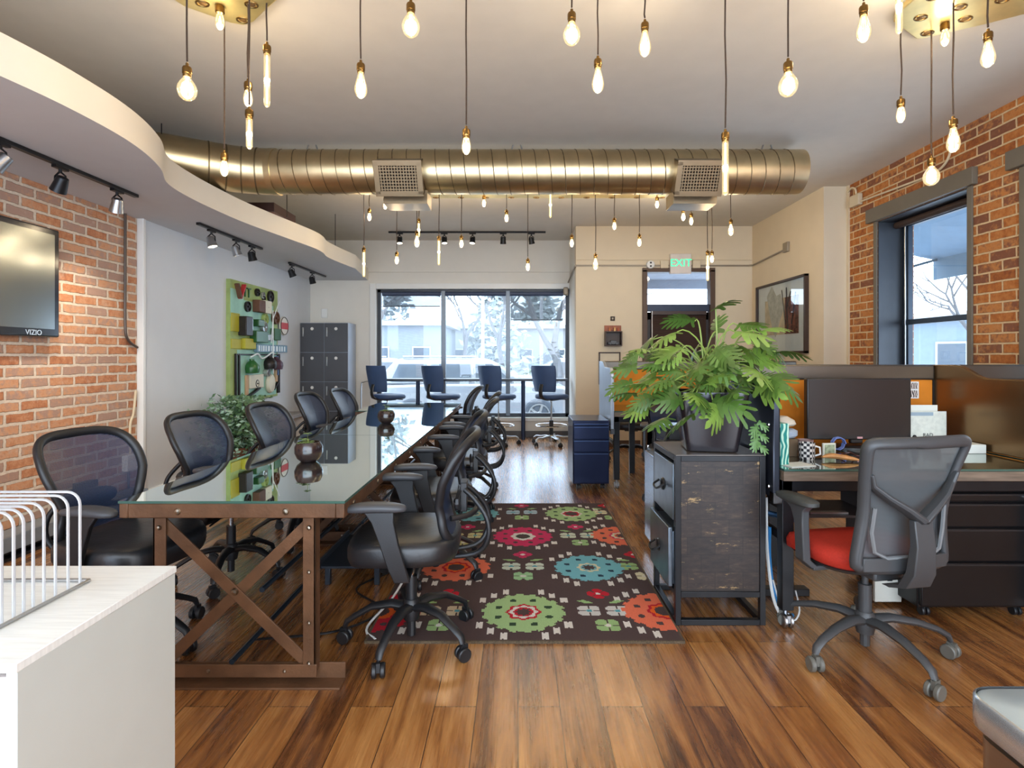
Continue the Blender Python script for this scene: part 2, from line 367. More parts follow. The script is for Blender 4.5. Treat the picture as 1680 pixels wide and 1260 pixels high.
# ------------------------------------------------------------------ room shell
H = 3.17
XL, XR = -3.40, 3.62; YB, YD = 8.86, 7.87; Y0 = -1.8
struct(MB().bx(XL-.2, XR+.3, Y0, YB+.2, -.12, 0).build('floor', M_floor))
struct(MB().bx(XL-.2, XR+.3, Y0, YB+.2, H, H+.15).build('ceiling', M_ceil))
struct(MB().bx(XL-.25, XL, Y0, 4.92, 0, H).build('wall_left', M_brick_l))
struct(MB().bx(XL-.25, XL+.045, 4.92, YB, 0, H).build('wall_left_white', M_wall_daylit))
struct(MB().bx(XL, XL+.06, 4.89, 4.925, 0, H).build('trim_1', M_white, bevel=.004))
# back wall with the storefront opening
WX0, WX1, WZ0, WZ1 = -2.29, .83, .32, 2.39
w = MB(); w.bx(XL, WX0, YB, YB+.2, 0, H).bx(WX0, WX1, YB, YB+.2, 0, WZ0).bx(WX0, WX1, YB, YB+.2, WZ1, H).bx(WX1, WX1+.3, YB, YB+.2, 0, H)
w.bx(XL+.05, WX1, YB-.03, YB, 2.66, H)
struct(w.build('wall_back', M_wall))
struct(MB().bx(.83, .99, YD+.181, YB, 0, H).build('wall_return', M_wall))
DX0, DX1, DZ = 1.80, 2.80, 2.54
w = MB(); w.bx(.83, DX0, YD, YD+.18, 0, H).bx(DX1, 3.5, YD, YD+.18, 0, H).bx(DX0, DX1, YD, YD+.18, DZ, H)
struct(w.build('wall_door', M_cream))
struct(MB().bx(3.36, 3.62, 6.03, YD+.18, 0, H).build('wall_picture', M_cream))
# right brick wall with two window openings
w = MB()
for y0, y1, z0, z1 in ((Y0, 2.85, 0, H), (3.90, 4.41, 0, H), (5.52, 6.04, 0, H), (2.85, 3.90, 0, .8), (2.85, 3.90, 2.66, H), (4.41, 5.52, 0, .8), (4.41, 5.52, 2.66, H)):
    w.bx(XR, XR+.36, y0, y1, z0, z1)
struct(w.build('wall_right', M_brick_r, smooth=False))
struct(MB().bx(XR-.012, XR+.002, 5.985, 6.03, 0, H).build('trim_2', M_cream))
for i, (x0, x1) in enumerate(((WX0-.09, WX0), )):
    pass
t = MB(); t.bx(WX0-.1, WX0, YB-.025, YB+.02, WZ0-.02, WZ1+.09).bx(WX0, WX1, YB-.025, YB+.02, WZ1, WZ1+.09).bx(WX0-.1, WX1, YB-.05, YB+.02, WZ0-.06, WZ0)
struct(t.build('trim_3', M_white, bevel=.006))
M_dkbase = pm('dark_baseboard', (92, 90, 90), .5)
struct(MB().bx(XL+.05, WX1, YB-.02, YB, 0, .10).build('baseboard_back', M_dkbase, bevel=.004))
struct(MB().bx(.85, DX0-.05, YD-.018, YD, 0, .10).build('baseboard_door_wall', M_brownframe, bevel=.004))
struct(MB().bx(XL+.045, XL+.065, 4.95, YB-.05, 0, .10).build('baseboard_left', M_white, bevel=.004))

# finned baseboard heater along the brick
hb = thing('baseboard_heater', 'long low grey metal baseboard heater along the left brick wall', 'heater', (XL, 2.6, 0))
M_heat = pm('heater_enamel', (132, 140, 146), .4, metal=.2)
MB().bx(.0, .16, -4.0, 2.2, .13, .15).bx(.15, .165, -4.0, 2.2, .055, .15).bx(0, .01, -4, 2.2, .02, .15).build('housing', M_heat, hb, bevel=.003)
MB().bx(.02, .13, -4.0, 2.18, .03, .05).bx(.08, .168, -4, 2.2, .0, .018).build('fin_tube', M_steelk, hb)

# curved floating soffit (cloud)
cv = [(-3.40, .1), (-2.85, .75), (-2.50, 1.5), (-2.27, 2.40), (-2.215, 2.85), (-2.235, 3.22), (-2.335, 3.58), (-2.49, 3.90), (-2.54, 4.25), (-2.535, 4.72), (-2.50, 5.12), (-2.40, 5.69), (-2.31, 6.22), (-2.31, 6.50), (-2.355, 6.78), (-2.33, 7.2), (-2.275, 7.68)]
cp = [(p.x, p.y) for p in catmull([(a, b, 0) for a, b in cv], 6)]
poly = cp+[(-2.29, 7.78), (-2.42, YB), (XL, YB)]
o = MB().prism(poly, 2.53, 2.723).build('soffit_left', [M_cloudtop, M_soffit], smooth=True, ang=30)
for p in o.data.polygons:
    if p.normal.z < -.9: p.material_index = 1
struct(o); o.name = 'trim_soffit_left'

# ------------------------------------------------------------------ storefront window
def window_store():
    r = sempty('window_1', (0, YB+.06, 0))
    f = MB(); d = .07
    for x in (WX0, WX1-.06): f.bx(x, x+.06, 0, d, WZ0, WZ1)
    f.bx(WX0, WX1, 0, d, WZ0, WZ0+.06).bx(WX0, WX1, 0, d, WZ1-.05, WZ1)
    f.build('window_frame', M_frame_dk, r, bevel=.004)
    for x in (-1.215, -.165): MB().bx(x-.035, x+.035, -.012, d+.02, WZ0+.02, WZ1-.02).build('mullion', M_frame_gy, r, bevel=.004)
    xs = (WX0+.06, -1.215, -.165, WX1-.06)
    M_sh = see_through('sheer_shade', (96, 110, 124), .5, .7); M_roll = pm('navy_shade_roll', (58, 68, 92), .6)
    for i, dz in enumerate((.18, .0, .40)):
        a, b = xs[i]+.036, xs[i+1]-.036
        MB().bx(a, b, .03, .034, WZ0+.05, WZ1-.05).build('glass_pane', M_glass, r)
        sh = MB().tube([(a, -.04, WZ1-.075), (b, -.04, WZ1-.075)], .036, 12).build('roller_shade', M_roll, r)
        if dz:
            MB().bx(a+.01, b-.01, -.041, -.039, WZ1-.10-dz, WZ1-.08).build('shade_cloth', M_sh, sh)
            MB().bx(a+.01, b-.01, -.046, -.034, WZ1-.105-dz, WZ1-.09-dz).build('shade_hem_bar', M_frame_dk, sh)
window_store()

def window_side(y0, y1, name, full=True):
    r = sempty(name, (XR, 0, 0)); z0, z1 = .8, 2.66
    f = MB()
    f.bx(.0, .30, y1-.012, y1-.0005, z0, z1).bx(.0, .30, y0+.0005, y0+.012, z0, z1).bx(0, .30, y0, y1, z1-.012, z1).bx(0, .3, y0, y1, z0, z0+.02)
    f.build('jamb_lining', M_frame_dk, r, bevel=.002)
    c = MB(); c.bx(-.015, .0, y0-.05, y0, z0, z1).bx(-.015, 0, y1, y1+.05, z0, z1).build('casing', M_lintel, r, bevel=.003)
    g = MB()
    g.bx(.24, .29, y0+.012, y0+.06, z0, z1).bx(.24, .29, y1-.09, y1-.012, z0, z1).bx(.24, .29, y0, y1, z1-.07, z1).bx(.24, .29, y0, y1, z0, z0+.06)
    g.build('sash_frame', pm('blue_black_sash', (44, 58, 74), .4, metal=.2), r, bevel=.004)
    MB().bx(.225, .275, y0+.02, y1-.02, 1.615, 1.665).build('meeting_rail', pm('blue_black_sash', (44, 58, 74)), r, bevel=.004)
    MB().bx(.26, .264, y0+.05, y1-.05, z0+.05, z1-.05).build('glass_pane', M_glass, r)
    MB().tube([(.17, y0+.03, z1-.05), (.17, y1-.03, z1-.05)], .034, 12).build('shade_roll', pm('brown_shade_roll', (58, 42, 34), .7), r)
    MB().tube([(.19, y1-.12, z0+.1), (.19, y1-.12, z1-.08)], .006, 8).build('shade_guide', M_alu, r)
    MB().bx(-.045, .02, y0-.09, y1+.13, 2.662, 2.80).build('lintel', M_lintel, r, bevel=.004)
window_side(4.41, 5.52, 'window_2')
window_side(2.85, 3.90, 'window_3')

# ------------------------------------------------------------------ street door with transom and blind
def door():
    r = sempty('door_1', (0, YD, 0))
    f = MB(); d0, d1 = -.03, .12
    f.bx(DX0-.02, DX0+.05, d0, d1, 0, DZ).bx(DX1-.05, DX1+.02, d0, d1, 0, DZ).bx(DX0-.02, DX1+.02, d0, d1, DZ-.03, DZ+.03)
    f.build('door_frame', M_brownframe, r, bevel=.005)
    MB().bx(DX0+.05, DX1-.05, .01, .1, 1.95, 2.05).build('transom_bar', pm('navy_steel', (48, 58, 78), .4, metal=.3), r, bevel=.005)
    MB().bx(DX0+.05, DX1-.05, .05, .055, 2.05, DZ-.03).build('transom_pane', M_glass, r)
    s_ = MB(); a, b = DX0+.055, DX1-.055
    s_.bx(a, a+.11, .04, .09, .02, 1.94).bx(b-.11, b, .04, .09, .02, 1.94).bx(a, b, .04, .09, 1.83, 1.94).bx(a, b, .04, .09, .02, .28)
    s_.build('door_leaf', pm('dark_door_paint', (52, 44, 44), .45), r, bevel=.004)
    MB().bx(a+.1, b-.1, .062, .066, .28, 1.83).build('door_pane', M_glass, r)
    bl = MB(); bl.bx(a+.05, b-.05, -.03, .03, 1.90, 1.95)
    z = 1.88
    while z > .35: bl.box(((a+b)/2, 0, z), (b-a-.1, .032, .003), (R(62), 0, 0)); z -= .026
    bl.build('venetian_blind', pm('dark_brown_slats', (62, 44, 38), .45), r)
    MB().cyl((a+.06, -.03, 1.3), (a+.06, -.03, 1.95), .006, n=6).build('blind_wand', M_white, r)
door()
# ------------------------------------------------------------------ round air duct
def duct():
    r = thing('air_duct', 'long round galvanized spiral air duct hanging across the room under the ceiling', 'duct', (0, 4.85, 2.93))
    rad = .19
    path = [(2.49, 0, 0), (2.47, 0, 0), (-2.10, 0, 0)]
    MB().tube([(2.49, 0, 0), (2.485, 0, 0), (2.44, 0, 0), (1, 0, 0), (0, 0, 0), (-1, 0, 0), (-2.18, 0, 0)], [rad*.95, rad, rad, rad, rad, rad, rad], 40).build('pipe', M_duct, r)
    # spiral seam
    h = []; p = .122; n = int((2.44+2.15)/p*20)
    for i in range(n):
        a = 2*pi*i/20; h.append((2.44-p*i/20, sin(a)*rad*1.006, cos(a)*rad*1.004))
    MB().tube(h, .0045, 4).build('spiral_seam', pm('duct_seam', (120, 102, 74), .45, metal=.8), r)
    # gored elbow turning towards the room and running on over the soffit
    pts = [Vector((-2.16, 0, 0))]; hd = pi; a0 = 0
    for k in range(4):
        hd += R(8); pts.append(pts[-1]+Vector((cos(hd), sin(hd), 0))*.13)
    pts.append(pts[-1]+Vector((cos(hd), sin(hd), 0))*.75)
    el = MB().tube(pts, rad*1.03, 40).build('elbow', M_duct, r)
    for i in range(1, len(pts)-1):
        d = (pts[i+1]-pts[i]).normalized()
        MB().tube([pts[i]-d*.006, pts[i]+d*.006], rad*1.05, 40).build('gore_seam', pm('duct_seam', (120, 102, 74), .45, metal=.8), el)
    MB().tube([(-2.12, 0, 0), (-2.17, 0, 0)], rad*1.05, 40).build('coupling', M_duct, r)
    for x in (-1.82, -.01, 2.20):
        b = MB(); b.tube([(x-.03, 0, rad+.06), (x-.055, 0, rad-.02)], .007, 6).tube([(x+.03, 0, rad+.06), (x+.055, 0, rad-.02)], .007, 6).tube([(x-.03, 0, rad+.058), (x, 0, rad+.072), (x+.03, 0, rad+.058)], .007, 6)
        b.cyl((x, 0, rad+.05), (x, 0, .24), .004, n=6); b.build('hanger', M_alu, r)
duct()
M_regmat = pm('register_tan_steel', (158, 140, 112), .35, metal=.7, var=.08)
M_regdark = pm('register_dark_inside', (44, 24, 18), .8)
def register(x, label, yaw):
    r = thing('air_register', label, 'air vent', (x, 4.85, 2.93), yaw, 'registers on the duct')
    a = R(-62)      # outlet axis, down and towards the room
    M_ = Matrix.Rotation(R(28), 4, 'X')
    def loc(mb): return mb.xf(M_)
    w, h = .38, .27
    b = MB(); y0, y1 = -.30, -.12
    b.bx(-w/2, w/2, y0, y1, h/2-.012, h/2).bx(-w/2, w/2, y0, y1, -h/2, -h/2+.012).bx(-w/2, -w/2+.012, y0, y1, -h/2, h/2).bx(w/2-.012, w/2, y0, y1, -h/2, h/2)
    loc(b).build('collar_box', M_regmat, r, bevel=.003)
    f = MB(); fw = .034
    f.bx(-w/2-.012, w/2+.012, y0-.012, y0, h/2-fw, h/2+.012).bx(-w/2-.012, w/2+.012, y0-.012, y0, -h/2-.012, -h/2+fw).bx(-w/2-.012, -w/2+fw, y0-.012, y0, -h/2, h/2).bx(w/2-fw, w/2+.012, y0-.012, y0, -h/2, h/2)
    loc(f).build('face_flange', M_regmat, r, bevel=.003)
    g = MB()
    for i in range(13):
        xx = -w/2+fw+(w-2*fw)*(i+.5)/13; g.bx(xx-.0045, xx+.0045, y0-.009, y0+.01, -h/2+fw, h/2-fw)
    for i in range(8):
        zz = -h/2+fw+(h-2*fw)*(i+.5)/8; g.bx(-w/2+fw, w/2-fw, y0-.008, y0+.01, zz-.0045, zz+.0045)
    loc(g).build('grille', M_regmat, r)
    loc(MB().bx(-w/2+.013, w/2-.013, y0+.022, y0+.03, -h/2+.013, h/2-.013)).build('dark_backing', M_regdark, r)  # dark sheet stands in for the shade inside the box
    # scoop behind
    s_ = MB().bx(-w/2+.02, w/2+.02, -.08, .16, -.30, -.18); s_.build('rear_scoop', M_regmat, r, bevel=.003)
register(-1.00, 'square louvred air register on the left half of the duct', R(0))
register(1.52, 'square louvred air register near the right end of the duct', R(0))
bxr = thing('grille_box', 'brown wooden vent box sitting on top of the white curved soffit', 'vent box', (-2.66, 5.65, 2.7235))
MB().bx(-.25, .25, -.25, .25, 0, .085).build('box_body', pm('dark_brown_wood', (92, 44, 26), .6, var=.2), bxr)
MB().bx(-.26, .26, -.262, -.25, .0, .09).bx(.25, .262, -.26, .26, 0, .09).bx(-.26, .262, -.01, .01, .085, .092).build('box_frame', pm('dark_brown_frame', (60, 32, 22), .5), bxr)
for nm, x, y, z0 in (('thin_rod', -2.86, 4.4, 2.723), ('thin_rod', -2.36, 5.6, 2.723), ('thin_rod', -2.40, 7.2, 2.723)):
    o = MB().cyl((x, y, z0), (x, y, H), .004, n=6).build('suspension_rod', M_steelk)
    tag(o, {4.4: 'thin rod holding up the soffit in front of the duct bend', 5.6: 'thin rod holding up the soffit beside the brown vent box', 7.2: 'thin rod holding up the soffit near the back wall'}[y], 'rod', 'rods holding up the soffit')

# ------------------------------------------------------------------ pendants
def bulb_mat():
    m, nt, N, L, B = nodes('glowing_bulb_glass')
    out = N['Material Output']; N.remove(B)
    e = N.new('ShaderNodeEmission'); e.inputs['Color'].default_value = s2l((255, 222, 160)); e.inputs['Strength'].default_value = .8
    t = N.new('ShaderNodeBsdfTransparent'); g = N.new('ShaderNodeBsdfGlossy'); g.inputs['Roughness'].default_value = .05
    lw = N.new('ShaderNodeLayerWeight'); lw.inputs['Blend'].default_value = .35
    m1 = N.new('ShaderNodeMixShader'); m1.inputs[0].default_value = .34; L.new(t.outputs[0], m1.inputs[1]); L.new(e.outputs[0], m1.inputs[2])
    m2 = N.new('ShaderNodeMixShader'); mm = N.new('ShaderNodeMath'); mm.operation = 'MULTIPLY'; mm.inputs[1].default_value = .5; L.new(lw.outputs['Fresnel'], mm.inputs[0]); L.new(mm.outputs[0], m2.inputs[0])
    L.new(m1.outputs[0], m2.inputs[1]); L.new(g.outputs[0], m2.inputs[2]); L.new(m2.outputs[0], out.inputs['Surface'])
    return m
M_bulb = bulb_mat()
M_fil = pm('filament', (255, 226, 170), .5, emit=9, ecol=(255, 214, 140))
PROF = {
 'round': [(.0, -.062), (.018, -.060), (.032, -.048), (.040, -.030), (.042, -.014), (.038, .004), (.028, .022), (.018, .036), (.014, .050)],
 'edison': [(.0, -.068), (.014, -.066), (.024, -.056), (.031, -.036), (.031, -.020), (.026, .004), (.019, .030), (.014, .050), (.013, .062)],
 'small': [(.0, -.046), (.012, -.044), (.020, -.034), (.0235, -.016), (.023, .004), (.018, .024), (.013, .040)],
 'tube': [(.0, -.150), (.010, -.148), (.0155, -.138), (.016, -.12), (.016, .110), (.014, .130)],
 'stub': [(.0, -.085), (.010, -.083), (.0155, -.073), (.016, -.05), (.016, .060), (.014, .075)],
}
_pc = {}
def pendant(kind, x, y, zc, top, label, group, watts, bare=False):
    """bulb centre at zc; cord up to the ceiling"""
    top_z = PROF[kind][-1][1]
    r = thing('pendant_bulb', label, 'pendant light', (x, y, zc), random.uniform(0, 6), group)
    key = kind
    if key not in _pc:
        b = MB().lathe(PROF[kind], 16).build('bulb_glass', M_bulb, None)
        sk = MB().lathe([(.010, 0), (.0165, .0), (.018, .004), (.018, .014), (.0205, .016), (.0205, .040), (.018, .046), (.010, .049), (.007, .052), (.007, .062), (.004, .066)], 14, (0, 0, top_z-.008)).build('socket', M_brass, None)
        f = MB()
        lo, hi = PROF[kind][0][1]+.018, top_z-.012
        nw = 6 if kind != 'tube' else 4
        rr = .009 if kind in ('round', 'edison') else .005
        for i in range(nw):
            a = 2*pi*i/nw; f.tube([(rr*.5*cos(a), rr*.5*sin(a), hi), (rr*cos(a+.4), rr*sin(a+.4), (hi*2+lo)/3), (rr*cos(a+.2), rr*sin(a+.2), lo)], .0013, 4)
        f = f.build('filament', M_fil, None)
        _pc[key] = (b, sk, f)
        made = _pc[key]; first = True
    else: first = False
    for o in _pc[key]:
        c = o if first else o.copy()
        if not first: COL.objects.link(c)
        c.parent = r
    zt = top - zc
    if not bare and zt > top_z+.08:
        j = [random.uniform(-.004, .004) for _ in range(4)]
        pts = [(0, 0, top_z+.065), (j[0], j[1], top_z+(zt-top_z)*.4), (j[2], j[3], top_z+(zt-top_z)*.7), (0, 0, zt)]
        MB().tube(pts, .0042, 6).build('cord', M_cord, r)
    d = bpy.data.lights.new('bulb_light', 'POINT'); d.energy = watts; d.color = (1, .80, .54); d.shadow_soft_size = .03
    l = bpy.data.objects.new('bulb_light', d); COL.objects.link(l); l.parent = r
def at(px, py, d): return ((px-850)*d/900, 1.3+(585-py)*d/900)
GN = 'bare bulb pendants over the front of the room'
near = [
 ('round', 307, 142, 2.50, 'round bulb pendant hanging furthest left, above the end of the table'),
 ('small', 368, 275, 3.03, 'small bulb pendant hanging low in front of the duct bend, below left brass plate'),
 ('small', 407, 160, 2.86, 'small bulb pendant hanging just above a short tube bulb'),
 ('stub', 409, 217, 2.80, 'short tube bulb pendant hanging just above the left part of the duct'),
 ('tube', 438, 128, 2.85, 'long tube bulb pendant hanging at the right edge of the left brass plate'),
 ('edison', 592, 138, 2.72, 'teardrop bulb pendant above the left air register'),
 ('round', 674, 38, 2.50, 'round bulb pendant cut by the top, high between the two left teardrop lamps'),
 ('small', 765, 238, 2.80, 'bulb pendant on the longest middle cord, hanging level with the duct top'),
 ('round', 938, 52, 2.60, 'round bulb pendant high in the middle of the ceiling'),
 ('edison', 981, 130, 2.80, 'teardrop bulb pendant hanging lower right of the high middle round bulb'),
 ('edison', 1058, 70, 2.80, 'slim teardrop bulb pendant high, right of the middle pair'),
 ('tube', 1190, 272, 2.80, 'long tube bulb pendant hanging in front of the right air register'),
 ('round', 1293, 135, 2.45, 'round bulb pendant above the right end of the duct'),
 ('edison', 1417, 45, 2.62, 'teardrop bulb pendant just left of the right brass plate'),
 ('tube', 1475, 5, 2.72, 'long tube bulb pendant hanging in front of the right brass plate'),
 ('small', 1478, 187, 3.02, 'small bulb pendant below the left corner of the right brass plate'),
 ('round', 1528, 286, 3.10, 'round bulb pendant lowest of those below the right brass plate'),
 ('edison', 1564, 228, 2.85, 'teardrop bulb pendant in front of the brick above the window lintel'),
 ('edison', 1621, 87, 2.70, 'teardrop bulb pendant hanging furthest right near the brick wall'),
]
for k, px, py, d, lab in near:
    x, z = at(px, py, d); pendant(k, x, d, z, H, lab, GN, 1.6)
GF = 'small bulb pendants beyond the duct'
far = [
 ('tube', 597, 432, 6.0, 'long tube bulb pendant near the end of the curved soffit'),
 ('small', 606, 355, 6.0, 'small bulb pendant short on its cord, first beyond the duct at left'),
 ('small', 632, 336, 6.0, 'small bulb peeking out under the left air register'),
 ('small', 651, 426, 6.0, 'small bulb pendant hanging before the left end of the back track'),
 ('edison', 684, 395, 6.0, 'brighter round bulb pendant overlapping the back track below the left register'),
 ('stub', 687, 376, 6.25, 'short tube bulb pendant right behind the brighter round bulb under the register'),
 ('tube', 720, 413, 6.1, 'long tube bulb pendant below the back track'),
 ('small', 757, 399, 6.0, 'small bulb pendant hanging in front of the third track head'),
 ('small', 794, 328, 6.2, 'small bulb mounted tight under the back brass plate, left one'),
 ('small', 831, 357, 6.1, 'small bulb pendant above the back track, middle of the room'),
 ('small', 866, 437, 6.0, 'small bulb pendant on a long cord before the window top'),
 ('tube', 903, 335, 6.15, 'long tube bulb close under the back brass plate'),
 ('small', 938, 398, 6.0, 'small bulb pendant left of the door wall corner'),
 ('edison', 977, 432, 6.0, 'small bulb pendant hanging level with the conduit on the door wall'),
 ('small', 1008, 370, 6.1, 'small bulb pendant high before the cream door wall'),
 ('small', 1049, 397, 6.0, 'small bulb pendant above the round outlet on the door wall'),
 ('small', 1078, 329, 6.25, 'small bulb mounted tight under the back brass plate, right one'),
 ('small', 1121, 355, 6.0, 'left of two bulbs peeking out under the right register'),
 ('small', 1134, 362, 6.2, 'right of two bulbs peeking out under the right register'),
 ('tube', 1161, 438, 5.9, 'long tube bulb pendant hanging right of the exit sign'),
 ('small', 1168, 424, 6.2, 'small bulb pendant just behind the tube beside the exit sign'),
 ('edison', 1199, 376, 6.0, 'round bulb pendant before the cream wall right of the exit sign'),
]
for k, px, py, d, lab in far:
    x, z = at(px, py, d); pendant(k, x, d, min(z, H-.13), H, lab, GF, 1.8)

def plate(poly, z, loc, label, bulbs, holes):
    r = thing('ceiling_plate', label, 'ceiling plate', loc)
    MB().prism(poly, -.035, 0).build('plate_body', M_brassplate, r, bevel=.006)
    h = MB(); b = MB()
    for x, y in holes:
        h.tube([(x+.032*cos(a), y+.024*sin(a), -.0365) for a in [2*pi*i/14 for i in range(14)]], .0045, 5, closed=True)
        b.lathe([(.0, -.039), (.016, -.037), (.02, -.0345)], 10, (x, y, 0), cap=False)
    h.build('hole_rims', M_brass, r); b.build('hole_caps', pm('dark_brass_hole', (96, 70, 34), .6), r)
    for x, y in bulbs:
        MB().lathe([(.02, -.035), (.023, -.04), (.023, -.07), (.019, -.075)], 12, (x, y, 0)).build('socket', M_brass, r)
        g = MB().lathe([(p[0], p[1]-.112) for p in PROF['small']], 14, (x, y, 0)).build('bulb_glass', M_bulb, r)
        MB().lathe([(.003, -.14), (.008, -.125), (.003, -.09)], 8, (x, y, 0)).build('filament', M_fil, g)
        d = bpy.data.lights.new('bulb_light', 'POINT'); d.energy = 1.6; d.color = (1, .8, .52); d.shadow_soft_size = .03
        l = bpy.data.objects.new('bulb_light', d); COL.objects.link(l); l.parent = r; l.location = (x, y, -.125)
    return r
hexa = [(.02, .29), (.16, .16), (.30, .02), (.27, -.22), (.02, -.34), (-.25, -.25), (-.29, -.04), (-.22, .13)]
hl = [(.02, .21), (.13, .08), (-.12, .07), (.19, -.08), (-.18, -.1), (.02, -.02), (.05, -.22)]
plate([(-.25, .05), (-.23, .1), (-.06, .24), (.0, .26), (.07, .23), (.19, .12), (.30, .03), (.27, -.3), (-.2, -.3)], H, (-1.52, 2.78, H), 'hammered brass ceiling plate with holes above the left pendants', [(-.04, .09)], hl)
plate([(-.27, .05), (-.24, .11), (.0, .27), (.04, .27), (.30, .12), (.42, .04), (.40, -.3), (-.26, -.3)], H, (2.30, 2.90, H), 'hammered brass ceiling plate with holes above the right pendants', [(.05, .12)], hl)
plate([(-1.04, -.4), (1.69, -.4), (1.69, .36), (-1.04, .36)], H, (0, 6.0, H), 'long brass ceiling plate beyond the duct with bulbs below', [], [(-.95+.29*i, .33) for i in range(10)])

# ------------------------------------------------------------------ track lights
def spot(parent, head, energy, tgt):
    d = bpy.data.lights.new('spot_light', 'SPOT'); d.energy = energy; d.color = (1, .87, .70); d.spot_size = R(75); d.spot_blend = .8; d.shadow_soft_size = .03
    l = bpy.data.objects.new('spot_light', d); COL.objects.link(l); l.parent = parent; l.location = head
    l.rotation_euler = (Vector(tgt)).to_track_quat('-Z', 'Y').to_euler()
M_lens = pm('lamp_lens_lit', (255, 244, 224), .3, emit=2.5, ecol=(255, 240, 214))
def track(label, p0, p1, heads, group='black track light rails'):
    p0, p1 = Vector(p0), Vector(p1); r = thing('track_light', label, 'track light', tuple(p0), 0, group)
    d = p1-p0
    MB().bar((0, 0, -.012), d-Vector((0, 0, .012)), .036, .024).build('rail', M_steelk, r, bevel=.002)
    for t, kind, aim, en in heads:
        c = d*t
        hd = MB(); hd.bar(c+Vector((-.0, 0, -.03))-d.normalized()*.05, c+Vector((0, 0, -.03))+d.normalized()*.05, .03, .024)
        hd.cyl(c+Vector((0, 0, -.04)), c+Vector((0, 0, -.065)), .01, n=8)
        for sgn in (-1, 1): hd.tube([c+Vector((0, sgn*.006, -.06)), c+Vector((sgn*.033, 0, -.085)), c+Vector((sgn*.036, 0, -.13))], .006, 6)
        hd = hd.build('lamp_bracket', M_steelk, r)
        a = Vector(aim).normalized(); cc = c+Vector((0, 0, -.14))
        q = a.to_track_quat('Z', 'Y').to_matrix().to_4x4(); q.translation = cc
        MB().lathe([(.02, -.055), (.032, -.05), (.036, -.03), (.044, .03), (.047, .045), (.043, .046), (.038, .02), (0, .018)], 16).xf(q).build('lamp_head', M_steelk if kind == 'k' else M_alu, hd)
        MB().lathe([(0, .038), (.04, .038), (.04, .034)], 16).xf(q).build('lamp_lens', M_lens, hd)
        spot(r, cc+a*.06, en, a)
zs = 2.53
track('long black track rail under the soffit by the brick wall, with spotlights', (-2.92, 1.3, zs), (-2.90, 4.17, zs), [(.36, 'a', (-.5, .4, -.7), 16), (.62, 'a', (-.55, -.3, -.8), 22), (.76, 'k', (-.5, .2, -.8), 22), (.93, 'a', (-.35, .3, -.9), 16)])
track('middle black track rail under the soffit above the white wall', (-2.93, 5.02, zs), (-2.90, 6.2, zs), [(.18, 'a', (.3, .0, -1), 3), (.55, 'a', (.3, .25, -1), 3), (.82, 'k', (.2, .2, -1), 3)])
track('short black track rail at the far end of the soffit', (-2.97, 7.12, zs), (-2.94, 8.36, zs), [(.06, 'k', (.3, .2, -.8), 3), (.6, 'k', (.2, .1, -.8), 3)])
track('wide black track rail with five heads on the ceiling near the storefront', (-1.935, 8.2, H), (.41, 8.2, H), [(.07, 'k', (.1, -.3, -1), 5), (.355, 'k', (.1, -.3, -1), 5), (.535, 'k', (-.1, -.3, -1), 5), (.73, 'k', (0, .3, -1), 5), (.91, 'k', (.2, .3, -1), 5)])
